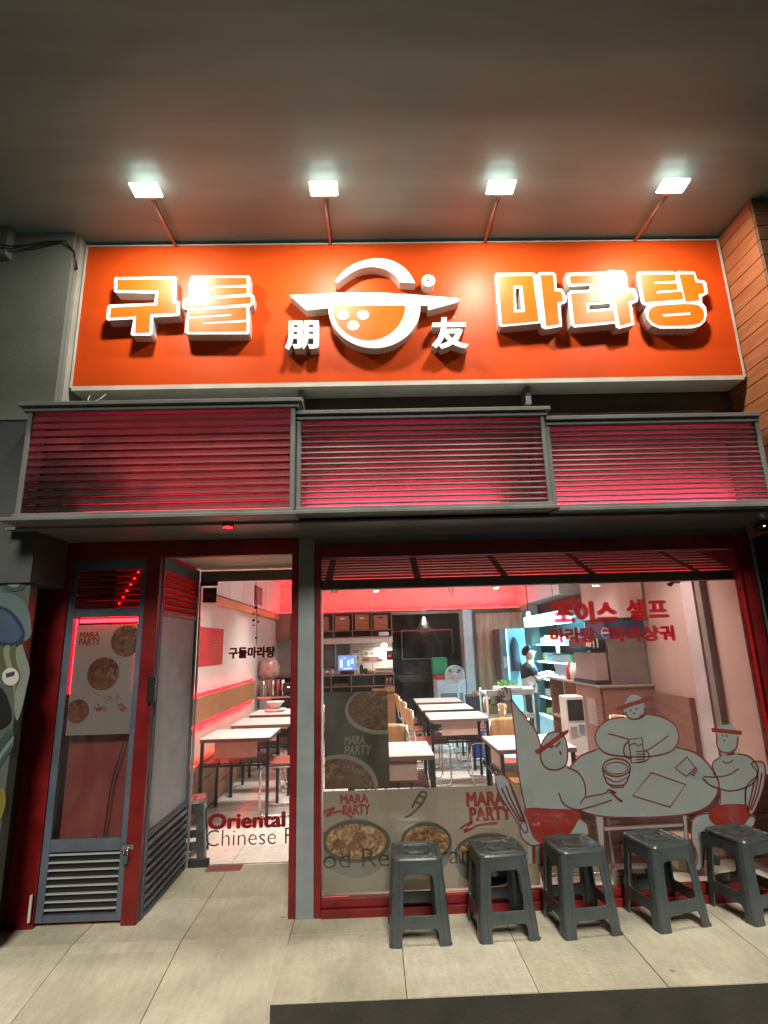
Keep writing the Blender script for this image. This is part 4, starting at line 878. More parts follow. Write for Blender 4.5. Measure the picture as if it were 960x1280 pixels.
bg_ = bgm.lathe(prof, (-1.66, 5.35, 1.09), 16)
bg_.v = [(x+random.uniform(-.014, .014), y+random.uniform(-.014, .014), z+random.uniform(-.008, .008)) for x, y, z in bg_.v]
tag(bg_.build('plastic_bag', mat('cloudy_plastic', (.42, .24, .22), .2, var=.3, scale=14, bump=.6, bscale=18), smooth=True), 'cloudy plastic bag full of goods on top of the steel rack', 'bag')
bl = thing('bowl', 'white bowl on a stack of dishes on the third bench wall table', 'bowl', (-1.36, 4.0, .736))
MB().lathe([(.05, 0), (.06, .02), (.12, .09), (.115, .09), (.05, .03)], (-1.33, 4.05, .77), 18).build('body', M['plastic'], bl, smooth=True)
MB().lathe([(.12, 0), (.15, .02), (.15, .03)], (-1.33, 4.05, .738), 18).build('dish', M['plastic'], bl, smooth=True)
# back wall: shelf, cove, counter
cvl = thing('cove_light', 'red light line on top of the shelf, washing the upper back wall', 'light strip', (.5, 7.1, 2.2))
box('ledge', M['woodm'], cvl, -1.82, 2.86, 6.95, 7.21, 2.175, 2.20)
box('led_strip', M['led'], cvl, -1.8, 2.84, 7.06, 7.08, 2.205, 2.225)
sh = thing('crate_shelf', 'brown cubby shelf holding crates high above the counter', 'shelf', (-.7, 6.9, 1.7))
SXa = [-1.56, -1.20, -.94, -.78, -.42, -.03, .34]
box('back', mat('cubby_dark', (.06, .02, .018), .7), sh, -1.93+.12, .36, 7.18, 7.21, 1.71, 2.165)
for z in (1.705, 1.83, 2.15): box('board', M['brown'], sh, -1.56, .36, 6.87, 7.178, z, z+.018)
for x in (-1.56, -1.16, -.76, -.40, -.04, .342): 
    for (za, zb_) in ((1.724, 1.829), (1.849, 2.149)): box('divider', M['brown'], sh, x, x+.018, 6.87, 7.178, za, zb_)
box('side_cupboard', mat('pinkish_brown', (.30, .16, .13), .5), sh, -1.82, -1.562, 6.85, 7.178, 1.70, 2.165)
box('valance', M['wall'], sh, -1.56, .36, 6.90, 6.93, 1.60, 1.70)
cratel = ['crate far left on the high shelf, seen through the door', 'crate partly hidden behind the window frame on the high shelf', 'crate with pale handle, third from the right on the shelf', 'orange crate with a lighter top edge, second from right on the shelf', 'crate with a dark handle slot at the right end of the shelf']
for i, x in enumerate((-1.51, -1.11, -.715, -.345, .01)):
    cr = thing('wooden_crate', cratel[i], 'crate', (x+.14, 6.9, 1.85), 'crates on the high shelf'); w_ = .27
    cm = wood('crate_wood', (.30, .085, .035), (.42, .14, .06), .6, (1, 1, 8))
    for k in range(3): box('board', cm, cr, x, x+w_, 6.90, 6.915, 1.851+.088*k, 1.934+.088*k)
    box('crate_side', cm, cr, x, x+.015, 6.916, 7.15, 1.851, 2.11); box('crate_side', cm, cr, x+w_-.015, x+w_, 6.916, 7.15, 1.851, 2.11)
    box('handle', M['top'] if i in (2, 3) else M['black'], cr, x+.09, x+.18, 6.892, 6.899, 2.05, 2.078)
    if i == 3: box('lid', mat('crate_lid', (.5, .2, .11), .5), cr, x-.005, x+w_+.005, 6.89, 7.15, 2.117, 2.13)
wb_ = MB().box(.10, .29, 6.88, 7.0, 1.726, 1.80).build('white_box', M['plastic'], None, .01); tag(wb_, 'small white tub under the rightmost crate on the shelf', 'box')
kw = thing('kitchen_wall', 'lit kitchen hatch behind the counter with dark window and menu boards', 'hatch', (-.3, 7.2, 1.3))
box('window_dark', mat('dim_green_window', (.10, .15, .14), .3, var=.5, scale=5), kw, -1.5, -.46, 7.18, 7.215, 1.15, 1.60)
box('frame', M['wall'], kw, -.74, -.72, 7.16, 7.179, 1.15, 1.60)
box('notice', M['wall'], kw, -.44, -.24, 7.17, 7.215, 1.24, 1.59); box('notice', M['top'], kw, -.22, .17, 7.17, 7.215, 1.30, 1.59)
for k in range(2): box('print', mat('grey_print', (.3, .26, .22), .5), kw, -.40, -.28, 7.166, 7.169, 1.30+.12*k, 1.36+.12*k)
for k in range(3): box('print', mat('grey_print', (.3, .26, .22), .5), kw, -.18+.12*k, -.11+.12*k, 7.166, 7.169, 1.38, 1.43)
box('print_line', M['redfilm'], kw, -.20, .10, 7.165, 7.169, 1.305, 1.34); box('print_line', mat('grey_print', (.3, .26, .22), .5), kw, -.20, .14, 7.165, 7.169, 1.47, 1.485)
kl = bpy.data.lights.new('hatch_light', 'AREA'); kl.energy = 5; kl.size = .3; kl.color = (1, .93, .75)
ko = thing('kitchen_lamp', 'warm lamp glowing at the right of the kitchen hatch', 'lamp', (.2, 7.0, 1.55))
MB().lathe([(.05, 0), (.06, .03), (.03, .06)], (.20, 7.0, 1.53), 12).build('shade', emat('warm_lamp_light', (1, .85, .55), 5), ko)
kk = bpy.data.objects.new('lamp_light', kl); C.objects.link(kk); kk.parent = ko; kk.location = (0, -.02, -.03)
sd_ = thing('card_terminal', 'dark wall phone with red keys at the right of the hatch', 'phone', (.32, 6.95, 1.4)); box('body', M['black'], sd_, .24, .36, 6.93, 6.98, 1.28, 1.46, bevel=.01); box('keypad', M['redfilm'], sd_, .27, .33, 6.922, 6.929, 1.33, 1.38)
ct_ = thing('counter', 'brown order counter with open cubbies along its top', 'counter', (-.5, 6.6, 0))
box('worktop', M['brown'], ct_, -1.82, .37, 6.48, 6.95, 1.035, 1.055, bevel=.003)
for z in (.845, .72): box('board', M['brown'], ct_, -1.82, .35, 6.50, 6.93, z, z+.016)
for x in (-1.4, -1.1, -.78, -.42, -.02, .20, .335): box('divider', M['brown'], ct_, x, x+.016, 6.50, 6.93, .862, 1.034)
for x in (-1.1, -.78, -.42, -.05): box('divider', M['brown'], ct_, x, x+.016, 6.50, 6.93, .737, .844)
box('back', mat('cubby_dark', (.06, .02, .018), .7), ct_, -1.82, .35, 6.931, 6.949, .72, 1.034)
box('front_panel', mat('dark_front', (.05, .035, .03), .5), ct_, -1.82, .19, 6.52, 6.54, 0, .719); box('end_panel', M['woodb'], ct_, .192, .36, 6.50, 6.95, 0, .84)
box('end_panel', M['woodb'], ct_, -.03, .34, 6.495, 6.499, .737, .81)
cups = [(-.64, .19), (.23, .0)]
for (x, lb) in ((.235, 'left roll of white paper in the right cubby of the counter'), (.30, 'right roll of white paper in the right cubby of the counter')):
    tag(MB().lathe([(.028, 0), (.032, .12), (.026, .13)], (x-.005, 6.62, .863), 12).build('paper_roll', M['plastic'], smooth=True), lb, 'paper roll', 'paper rolls in the counter cubby')
tag(MB().box(-.72, -.46, 6.56, 6.8, .863, .90).build('folded_cloth', mat('rose_cloth', (.35, .16, .14), .8), None, .015, seg=2), 'folded rose cloth in a cubby of the counter', 'cloth')
mo = thing('order_screen', 'small monitor with a blue menu screen on the counter', 'monitor', (-.48, 6.7, 1.06))
MB().box(-.665, -.315, 6.69, 6.72, 1.115, 1.395).build('bezel', M['plastic'], mo, .006); box('screen', emat('blue_screen', (.16, .28, 1), 1.1), mo, -.645, -.345, 6.684, 6.689, 1.135, 1.375)
for (a_, b_, c_, d_) in ((-.62, -.57, 1.18, 1.32), (-.49, -.44, 1.20, 1.31), (-.42, -.37, 1.24, 1.33), (-.56, -.40, 1.145, 1.17), (-.56, -.51, 1.335, 1.355)): box('menu_tile', emat('pale_blue_screen', (.5, .7, 1), 1.2), mo, a_, b_, 6.680, 6.683, c_, d_)
MB().box(-.62, -.36, 6.64, 6.86, 1.057, 1.11).build('stand', M['black'], mo, .01)
its = [('sauce_bottle', -.23, .035, .17, 'dark', 'dark squeeze bottle right of the order screen', 'bottle'), ('jar', -.15, .05, .10, 'black', 'squat dark jar on the counter', 'jar'), ('paper_cup', -.31, .03, .10, 'plastic', 'white cup beside the order screen', 'cup'), ('basket', -.06, .07, .07, 'woodc', 'small tan basket on the counter', 'basket'), ('small_pot', -.86, .05, .08, 'chrome', 'small metal pot near the left end of the visible counter', 'pot'), ('tumbler', -.76, .03, .09, 'plastic', 'white tumbler left of the order screen', 'cup')]
for nme, x, r, h_, m, lb, ca in its:
    tag(MB().lathe([(r*.8, 0), (r, h_*.5), (r, h_*.8), (r*.5, h_*.95), (r*.4, h_)], (x, 6.62, 1.057), 12).build(nme, M[m], smooth=True), lb, ca)
mg = thing('receipt_stand', 'white stand holding a small price card on the counter', 'sign', (0, 6.7, 1.06)); MB().tube([(-.02, 6.7, 1.057), (-.02, 6.7, 1.27)], .012, 8).build('post', M['plastic'], mg); box('card', M['plastic'], mg, -.09, .05, 6.69, 6.71, 1.26, 1.32)
tr2 = thing('serving_trays', 'pile of pale trays at the right end of the counter', 'trays', (.15, 6.7, 1.06))
for k in range(4): box('tray', M['wall'] if k % 2 else M['chrome'], tr2, .02, .34, 6.55, 6.85, 1.058+.028*k, 1.078+.028*k, bevel=.004)
# dark alcove
al = thing('dark_glass_door', 'dark glazed door to the back room with a pale rectangle frame on it', 'door', (1.0, 7.3, 0))
box('pane', glass('dark_glass', (.42, .36, .38)), al, .37, 1.69, 7.20, 7.208, .02, 2.125)
mb = MB(); mb.box(.56, 1.52, 7.185, 7.198, 1.81, 1.83).box(.56, 1.20, 7.185, 7.198, 1.27, 1.29).box(.54, .56, 7.185, 7.198, 1.27, 1.83).box(1.52, 1.54, 7.185, 7.198, 1.35, 1.83)
mb.build('line_frame', mat('dim_frame', (.10, .08, .085), .5), al)
hd_ = thing('paper_tent', 'grey cone shaped cover glowing dimly beyond the dark door', 'cover', (1.03, 8.0, 1.2))
v = []; prof = [(.03, 2.05), (.09, 1.98), (.24, 1.75), (.33, 1.58), (.26, 1.4), (.2, 1.2)]
MB().lathe([(r, z) for r, z in reversed(prof)], (1.06, 7.9, .0), 9).build('cone', mat('grey_sheet', (.55, .56, .48), .5, var=.3, scale=9, bump=.8, bscale=10), hd_)
MB().lathe([(.02, 0), (.03, .05), (.01, .09)], (1.05, 7.8, 2.0), 10).build('bulb', emat('pale_bulb', (.9, 1, .85), 160), hd_)
for s_ in (-1, 1): MB().poly([[(1.06+s_*.12, 1.93), (1.06+s_*.30, 1.80), (1.06+s_*.50, 1.81), (1.06+s_*.30, 1.76), (1.06+s_*.2, 1.80)]], 7.75, 7.76).build('red_flap', M['redfilm'], hd_)
mr = thing('stacked_goods', 'dim clutter of pots and bags beyond the dark door', 'clutter', (.8, 7.8, 0))
for k in range(9): 
    x = .45+random.random()*.7; z = .1+random.random()*.9; r = .05+random.random()*.09
    MB().lathe([(r*.7, 0), (r, r*.6), (r*.9, r*1.6), (r*.3, r*1.9)], (x, 7.5+random.random()*.5, z), 12).build('pot', [M['chrome'], M['dark'], M['woodb']][k % 3], mr, smooth=True)
for z in (.1, .55, 1.0): box('shelf', M['chrome'], mr, .4, 1.2, 7.45, 8.1, z-.02, z)
gb = MB().box(1.05, 1.31, 6.45, 6.7, 1.012, 1.31).build('green_box', mat('green_plastic', (.01, .20, .09), .4), None, .012); tag(gb, 'bright green box on the freezer beside the fan', 'box')
fz = thing('chest_freezer', 'pale chest freezer with a red lid strip in front of the dark door', 'freezer', (1.3, 6.6, 0))
MB().box(1.10, 1.62, 6.42, 7.0, .05, .93).build('body', mat('freezer_blue_white', (.50, .56, .62), .4), fz, .015)
box('lid', M['redfilm'], fz, 1.09, 1.63, 6.41, 7.01, .932, 1.01, bevel=.01); box('panel', mat('freezer_grey', (.16, .18, .2), .4), fz, 1.16, 1.56, 6.41, 6.419, .45, .70)
fn = thing('standing_fan', 'white pedestal fan in front of the chest freezer', 'fan', (1.40, 6.0, 0))
MB().tube([(1.42, 6.0, .03), (1.41, 6.0, .95)], .016, 8).build('pole', M['plastic'], fn, smooth=True)
MB().lathe([(.18, 0), (.18, .02), (.04, .04)], (1.42, 6.0, .0), 18).build('base', M['plastic'], fn)
mb = MB(); cz_ = 1.02; cx_ = 1.37
for r in (.05, .09, .13, .16): 
    for yy_ in (5.93, 6.03): mb.tube([(cx_+r*math.cos(t*math.pi/12), yy_+(.03 if yy_ > 6 else -.03)*(1-r/.17), cz_+r*math.sin(t*math.pi/12)) for t in range(25)], .0025 if r < .16 else .006, 5)
for k in range(20):
    a_ = k*math.pi/10; mb.tube([(cx_+.02*math.cos(a_), 5.90, cz_+.02*math.sin(a_)), (cx_+.16*math.cos(a_), 5.93, cz_+.16*math.sin(a_))], .002, 4)
mb.build('cage', M['plastic'], fn)
for k in range(4):
    a_ = k*math.pi/2; v = []
    for q in range(7):
        t = -.5+q/6; v.append((cx_+.145*math.cos(a_+t*1.1), 5.975+.02*t, cz_+.145*math.sin(a_+t*1.1)))
    MB().add([(cx_, 5.98, cz_)]+v, [(0, i, i+1) for i in range(1, 7)]).build('blade', mat('fan_blade', (.45, .5, .52), .3), fn)
MB().lathe([(.03, 0), (.05, .03), (.05, .10), (.03, .12)], (cx_, 5.95, cz_), 14, 'Y').build('motor', mat('fan_pink', (.6, .42, .40), .4), fn, smooth=True)
pil = MB().box(1.70, 1.87, 6.85, 7.0, 0, 2.17).build('white_pillar', mat('pillar_white', (.60, .62, .64), .5), None, .004); tag(pil, 'narrow white pillar between the dark door and the beige curtain', 'pillar')
cm_ = MB(); N = 60; v = []; f = []
for i in range(N+1):
    x = 1.97+i/N*.95; y = 7.0+.018*math.sin(i*.75)+.008*math.sin(i*1.9)
    v += [(x, y, .12), (x, y+.004, 1.2), (x, y, 2.1)]
for i in range(N): f += [(i*3, i*3+3, i*3+4, i*3+1), (i*3+1, i*3+4, i*3+5, i*3+2)]
cu = cm_.add(v, f).build('curtain', mat('beige_curtain', (.62, .48, .34), .8, var=.08), smooth=True); cu.modifiers.new('s', 'SOLIDIFY').thickness = .006
tag(cu, 'beige floor length curtain right of the white pillar', 'curtain')
cab = thing('tall_locker', 'dark tall locker with its bluish door open, a jacket hanging on it', 'locker', (2.4, 6.4, 0))
box('body', mat('locker_dark', (.10, .075, .075), .5), cab, 2.25, 2.37, 6.3, 6.9, 0, 1.78); box('door', mat('locker_blue', (.22, .36, .45), .35), cab, 2.375, 2.72, 6.35, 6.38, 0.05, 1.78); box('edge', M['cool'], cab, 2.372, 2.385, 6.33, 6.349, .9, 1.77)
box('note', M['paper'], cab, 2.29, 2.345, 6.294, 6.299, 1.1, 1.3)
tag(MB().lathe([(.10, 0), (.09, .25), (.085, .42), (.05, .52), (.015, .58)], (2.50, 6.28, 1.05), 12).build('jacket', mat('navy_jacket', (.03, .04, .06), .8), smooth=True), 'dark jacket hanging on the locker door', 'jacket')
# refrigerated display
fr = thing('display_fridge', 'open refrigerated display glowing cyan along the right wall', 'fridge', (2.95, 5.3, 0))
FX0, FX1, FY0, FY1 = 2.78, 3.42, 4.45, 6.25
fw = mat('fridge_white', (.48, .66, .70), .35)
box('base', fw, fr, FX0, FX1, FY0, FY1, 0, .35, bevel=.006); box('back', fw, fr, FX1-.04, FX1, FY0, FY1, .351, 1.78); box('canopy', fw, fr, FX0-.05, FX1, FY0, FY1, 1.90, 1.98, bevel=.006); box('fascia_light', M['cool'], fr, FX0-.075, FX0-.052, FY0, FY1, 1.80, 1.96)
box('lightbox', M['cool'], fr, FX0-.045, FX0+.15, FY0+.02, FY1-.02, 1.80, 1.879); 
for y in (FY0, FY1-.03): box('end_panel', glass('fridge_glass', (.75, .95, 1)), fr, FX0+.02, FX1-.045, y, y+.012, .352, 1.795)
for z in (.62, .92, 1.2, 1.48):
    box('shelf', fw, fr, FX0+.10, FX1-.05, FY0+.04, FY1-.04, z, z+.018); box('shelf_light', M['cool'], fr, FX0+.095, FX0+.10, FY0+.05, FY1-.05, z-.006, z+.012)
pal = [mat('veg_green', (.10, .32, .05), .5), mat('veg_yellow', (.6, .6, .10), .5), mat('veg_pale', (.6, .66, .55), .5), mat('veg_blue_tub', (.20, .5, .6), .3), mat('veg_white_tub', (.65, .75, .78), .3)]
k = 0
for z in (.352, .638, .938, 1.218, 1.498):
    for j in range(8):
        y = FY0+.10+j*.205
        pi_ = random.randrange(5); iz = (.352, .638, .938, 1.218, 1.498).index(z)
        tag(MB().box(FX0+.14+random.uniform(0, .03), FX0+.42, y, y+.16, z+.001, z+.07+random.random()*.07).build('food_tub', pal[pi_], None, .01), '%s tub on the %s display shelf, %s from its near end' % (('green', 'yellow', 'pale', 'blue', 'white')[pi_], ('lowest', 'second lowest', 'middle', 'second highest', 'top')[iz], ('first', 'second', 'third', 'fourth', 'fifth', 'sixth', 'seventh', 'last')[j]), 'tub', 'food tubs in the display fridge')
fl = bpy.data.lights.new('fridge_light', 'AREA'); fl.shape = 'RECTANGLE'; fl.size = 1.6; fl.size_y = .12; fl.spread = math.radians(110); fl.energy = 90; fl.color = (.45, .92, 1)
fo = bpy.data.objects.new('fridge_lamp', fl); C.objects.link(fo); fo.parent = fr; fo.location = (2.86-2.95, 5.35-5.3, 1.79); fo.rotation_euler = (0, 0, math.pi/2)
pb = thing('pendant_bulb', 'bare pendant bulb above the fridge on a dark cord', 'lamp', (2.6, 5.6, 1.9)); MB().lathe([(.01, -.05), (.035, -.02), (.035, .02), (.015, .05)], (2.58, 5.5, 1.98), 12).build('bulb', emat('bulb_white', (1, .95, .85), 4), pb, smooth=True); MB().tube([(2.58, 5.5, 2.03), (2.58, 5.5, 2.7)], .008, 6).build('cord', M['dark'], pb)
pb = thing('tube_pendant', 'long white tube lamp hanging in front of the fridge', 'lamp', (2.45, 4.2, 1.6))
x_, z_ = at(697, 807, 4.2); MB().lathe([(.015, -.10), (.024, -.07), (.024, .07), (.012, .10)], (x_, 4.2, z_), 12).build('tube', emat('bulb_white', (1, .95, .85), 4), pb, smooth=True); MB().tube([(x_, 4.2, z_+.1), (x_, 4.2, 2.7)], .004, 6).build('cord', M['dark'], pb); MB().tube([(x_, 4.2, z_-.1), (x_+.02, 4.2, z_-.38)], .004, 6).build('pull_cord', M['dark'], pb)
# service cabinet, drink machine
sv = thing('service_cabinet', 'brown service counter with open shelves facing left along the right wall', 'cabinet', (2.76, 3.4, 0))
box('worktop', mat('counter_top_tan', (.32, .22, .18), .4), sv, 2.44, 3.055, 2.48, 4.32, 1.035, 1.06, bevel=.003)
box('near_end', M['brown'], sv, 2.48, 3.055, 2.50, 2.52, 0, 1.034); box('far_end', M['brown'], sv, 2.46, 3.055, 4.28, 4.30, 0, 1.034); box('back', M['brown'], sv, 2.90, 2.92, 2.521, 4.279, 0, 1.034)
for y in (3.70, 3.22): box('divider', M['woodm'], sv, 2.46, 2.899, y, y+.03, 0, 1.034)
for z in (.02, .55): box('shelf', M['woodm'], sv, 2.462, 2.899, 3.25, 4.279, z, z+.025)
box('door', M['brown'], sv, 2.455, 2.475, 2.52, 3.21, .02, 1.03, bevel=.003)
box('note', M['paper'], sv, 2.450, 2.454, 2.66, 2.92, .62, .90)
for k in range(4): box('note_line', mat('grey_print', (.3, .26, .22), .5), sv, 2.447, 2.4495, 2.70, 2.88, .67+.05*k, .68+.05*k)
box('brown_back_panel', M['brown'], sv, 3.0, 3.055, 1.75, 2.45, .3, .98)
dm = thing('drink_machine', 'soft drink dispenser with a dark blue header and round red white and blue emblem', 'drink machine', (2.85, 3.0, 1.06))
box('tower', mat('machine_grey_brown', (.20, .155, .14), .45, metal=.2), dm, 2.62, 3.05, 2.56, 3.1, 1.062, 1.58, bevel=.006)
box('header', mat('header_navy', (.03, .05, .13), .3), dm, 2.60, 3.05, 2.54, 3.12, 1.582, 1.76, bevel=.004); box('header_cap', M['black'], dm, 2.58, 3.05, 2.53, 3.13, 1.761, 1.78)
ex, ez = at(757, 791, 2.535); 
MB().poly([ell(ex, ez, .052, .058)], 2.534, 2.538).build('emblem', M['plastic'], dm)
MB().poly([[(ex+.043*math.cos(t), ez+.008+.042*math.sin(t)) for t in [math.pi*k/12 for k in range(13)]]], 2.531, 2.5335).build('emblem_red', M['redfilm'], dm)
MB().poly([[(ex+.043*math.cos(t), ez-.010+.042*math.sin(t)) for t in [-math.pi*k/12 for k in range(13)]]], 2.531, 2.5335).build('emblem_blue', mat('emblem_blue', (.02, .06, .35), .3), dm)
box('base_unit', mat('machine_steel', (.42, .30, .29), .35, metal=.4), dm, 2.46, 2.61, 2.6, 3.2, 1.10, 1.40, bevel=.006); box('drip_tray', M['black'], dm, 2.44, 2.615, 2.56, 3.25, 1.062, 1.098)
MB().box(2.40, 2.62, 2.62, 3.2, 1.44, 1.56, Matrix.Rotation(math.radians(14), 3, 'Y')).build('nozzle_head', M['black'], dm, .015)
for k in range(3): MB().box(2.40, 2.46, 2.618, 2.621, 1.47+.0, 1.55, Matrix.Rotation(math.radians(14), 3, 'Y')).build('stripe', M['wall'], dm) if k == 0 else box('stripe', M['wall'], dm, 2.43+.045*k, 2.445+.045*k, 2.612, 2.619, 1.46, 1.56)
for i, (x, y, m, lb) in enumerate(((2.50, 3.55, 'redfilm', 'red squeeze bottle left of the drink machine'), (2.50, 3.42, 'plastic', 'white bottle between the red bottle and the drink machine'), (2.5, 3.3, 'wall', 'pale carton bottle nearest to the drink machine'))):
    tag(MB().lathe([(.04, 0), (.042, .14), (.02, .17), (.012, .21)], (x, y, 1.062), 12).build('bottle', M[m], smooth=True), lb, 'bottle')
x0, z1 = at(688, 820, 3.9); x1, z0 = at(716, 850, 3.9)
gs = MB().poly([[(x0, z1), (x1, z1+.01), (x1+.02, 1.063), (x0+.18, 1.063), (x0+.06, 1.14)]], 3.9, 3.91).build('acrylic_guard', translucent('acrylic', (.5, .5, .58), .45)); tag(gs, 'clear rounded acrylic guard standing on the service counter', 'guard')
wp = thing('water_purifier', 'slim white water purifier with a dark glossy front in front of the cabinet', 'purifier', (2.15, 2.5, 0))
MB().box(2.03, 2.23, 2.42, 2.62, 0, .965).build('body', mat('purifier_white', (.62, .60, .56), .35), wp, .008); box('screen', mat('black_gloss', (.02, .025, .025), .15), wp, 2.05, 2.215, 2.412, 2.419, .72, .93); box('sticker', mat('grey_print', (.3, .26, .22), .5), wp, 2.06, 2.13, 2.412, 2.419, .56, .66); box('sticker', mat('sticker_blue', (.18, .2, .3), .5), wp, 2.15, 2.21, 2.412, 2.419, .58, .68)
# post on the right wall
ps = MB().box(3.0, 3.058, 1.28, 1.36, 0, 2.74).build('wall_post', mat('post_grey', (.20, .17, .155), .5)); tag(ps, 'grey vertical post on the right inner wall', 'post')
ps = MB().box(3.0, 3.05, 1.40, 1.60, 0, 2.74).build('wall_duct', mat('duct_pale', (.48, .42, .42), .4)); tag(ps, 'pale vertical duct beside the grey post on the right inner wall', 'duct')
# utility cart
uc = thing('utility_cart', 'pale three tier utility cart with bins beyond the drawn raised hand', 'cart', (1.7, 3.7, 0))
cm2 = mat('cart_grey_blue', (.38, .46, .48), .4)
for z in (.38, .62, .90): box('tier', cm2, uc, 1.40, 2.0, 3.5, 3.95, z, z+.03, bevel=.004); box('tier_lip', cm2, uc, 1.40, 2.0, 3.485, 3.498, z, z+.06)
for x in (1.41, 1.99): 
    for y in (3.51, 3.94): MB().tube([(x, y, .06), (x, y, .97)], .014, 8).build('leg', cm2, uc, smooth=True)
    for y in (3.51, 3.94): MB().lathe([(.02, -.015), (.032, -.01), (.032, .01), (.02, .015)], (x, y, .036), 10, 'Y').build('wheel', M['black'], uc)
bs = thing('vegetable_basket', 'white basket of green leaves on top of the cart', 'basket', (1.7, 3.7, .94))
box('tray', M['plastic'], bs, 1.56, 1.88, 3.55, 3.85, .932, .99, bevel=.005)
mb = MB()
for k in range(90):
    x, y, z = 1.58+random.random()*.28, 3.56+random.random()*.27, .99+random.random()*.07; a_ = random.random()*6; s_ = .02+.015*random.random()
    mb.add([(x, y, z), (x+s_*math.cos(a_), y+s_*math.sin(a_), z+.02), (x+s_*math.cos(a_+1), y+s_*math.sin(a_+1), z+.005), (x+.4*s_*math.cos(a_+.5), y+.4*s_, z-.01)], [(0, 1, 2, 3)])
o = mb.build('leaves', pal[0], bs); o['kind'] = 'stuff'
tag(MB().box(1.90, 2.02, 3.55, 3.75, .932, .98).build('clear_tub', pal[4], None, .01), 'small pale tub at the right end of the cart top', 'tub')
tag(MB().box(1.44, 1.74, 3.52, 3.8, .652, .77).build('olive_bag', mat('olive', (.24, .22, .10), .7), None, .03, seg=3), 'olive bag on the middle tier of the cart', 'bag')
tag(MB().lathe([(.12, 0), (.14, .40), (.145, .42)], (1.45, 4.55, 0), 18).build('blue_bin', mat('blue_plastic', (.01, .07, .45), .35), smooth=True), 'bright blue bin behind the centre tables', 'bin')
tag(MB().box(1.36, 1.66, 4.72, 4.98, 0, .80).build('dark_bin', mat('dark_bin_grey', (.04, .045, .055), .5), None, .02, seg=2), 'dark grey bin behind the bright blue one', 'bin')
# low storage box seen under the drawn table and label strip
bb = thing('storage_bench', 'low brown storage bench behind the lower part of the window', 'bench', (1.8, .5, 0))
box('front', wood('storage_wood', (.16, .055, .035), (.24, .09, .06), .5, (1, 1, 8)), bb, 1.0, 3.0, .62, .64, .0, .52); box('top', M['woodb'], bb, 1.0, 3.0, .61, 1.0, .522, .55)
for k in range(3): box('crossbar', M['brown'], bb, 1.0, 3.0, .60, .618, .10+.16*k, .13+.16*k)
box('paper_strip', M['paper'], sw, at(765, 1085, .06)[0], at(832, 1085, .06)[0], .058, .060, .055, .17); pt_text(sw, '구들마라탕', M['redfilm'], 770, 1087, 829, 1101, .056, .03)
sk = MB().box(-.34, 2.5, .06, .30, .0, .05).build('window_ledge', mat('beige_ledge', (.42, .37, .30), .5)); tag(sk, 'beige ledge along the inside foot of the shop window', 'ledge')
tag(MB().box(1.98, 2.14, .32, .50, .051, .24).build('cardboard_box', mat('cardboard', (.34, .24, .13), .8), None, .004), 'tan cardboard box behind the glass near the right end', 'box')
# person
def skin(name, pts, edges, rad, m, parent, sub=2):
    me = bpy.data.meshes.new(name); me.from_pydata(pts, edges, []); me.update(); o = bpy.data.objects.new(name, me); C.objects.link(o); o.modifiers.new('skin', 'SKIN')
    for i, r in enumerate(rad): me.skin_vertices[0].data[i].radius = (r, r) if not isinstance(r, tuple) else r
    me.skin_vertices[0].data[0].use_root = True
    s_ = o.modifiers.new('sub', 'SUBSURF'); s_.levels = s_.render_levels = sub
    ev = o.evaluated_get(bpy.context.evaluated_depsgraph_get()); m2 = bpy.data.meshes.new_from_object(ev); bpy.data.objects.remove(o)
    m2.materials.clear(); m2.materials.append(m); m2.name = name
    for p in m2.polygons: p.use_smooth = True
    q = bpy.data.objects.new(name, m2); C.objects.link(q); q.parent = parent; return q
PX_, PY_ = 2.43, 5.2
pe = thing('person', 'person in black T-shirt and pale apron reaching into the cyan display', 'person', (PX_, PY_, 0))
bp = [(0, 0, .80), (0, 0, 1.0), (.01, 0, 1.17), (.02, 0, 1.24), (.03, 0, 1.28), (.035, 0, 1.355), (.035, 0, 1.42), # 0-6
      (.0, -.15, 1.17), (.06, -.17, .98), (.25, -.14, 1.02), (.31, -.13, 1.03), # near arm 7-10
      (.0, .15, 1.17), (.10, .17, 1.0), (.28, .15, 1.05), (.34, .14, 1.06), # far arm 11-14
      (0, -.08, .74), (.01, -.09, .42), (0, -.09, .06), (.10, -.09, .03), (0, .08, .74), (.01, .09, .42), (0, .09, .06), (.10, .09, .03)]
be = [(0, 1), (1, 2), (2, 3), (3, 4), (4, 5), (5, 6), (2, 7), (7, 8), (8, 9), (9, 10), (2, 11), (11, 12), (12, 13), (13, 14), (0, 15), (15, 16), (16, 17), (17, 18), (0, 19), (19, 20), (20, 21), (21, 22)]
brd = [.11, .10, .11, .055, .06, .095, .08, .05, .035, .028, .03, .05, .035, .028, .03, .08, .055, .035, .03, .08, .055, .035, .03]
for (hx_, hy_, hz_, i0) in ((.31, -.13, 1.03, 10), (.34, .14, 1.06, 14)):
    for k in range(5):
        n0 = len(bp); dy = (k-2)*.014; L = (.05, .07, .075, .07, .055)[k]
        bp += [(hx_+.03+L*.4, hy_+dy, hz_+.004), (hx_+.03+L, hy_+dy*1.2, hz_-.01)]; be += [(i0, n0), (n0, n0+1)]; brd += [.009, .007]
skin('body', bp, be, brd, M['skin'], pe)
skin('shirt', [(0, 0, .86), (0, 0, 1.0), (.01, 0, 1.13), (.015, 0, 1.20), (.0, -.14, 1.16), (.04, -.19, 1.02), (.0, .14, 1.16), (.06, .19, 1.02)], [(0, 1), (1, 2), (2, 3), (2, 4), (4, 5), (2, 6), (6, 7)], [.15, .15, .16, .085, .09, .08, .09, .08], M['tee'], pe)
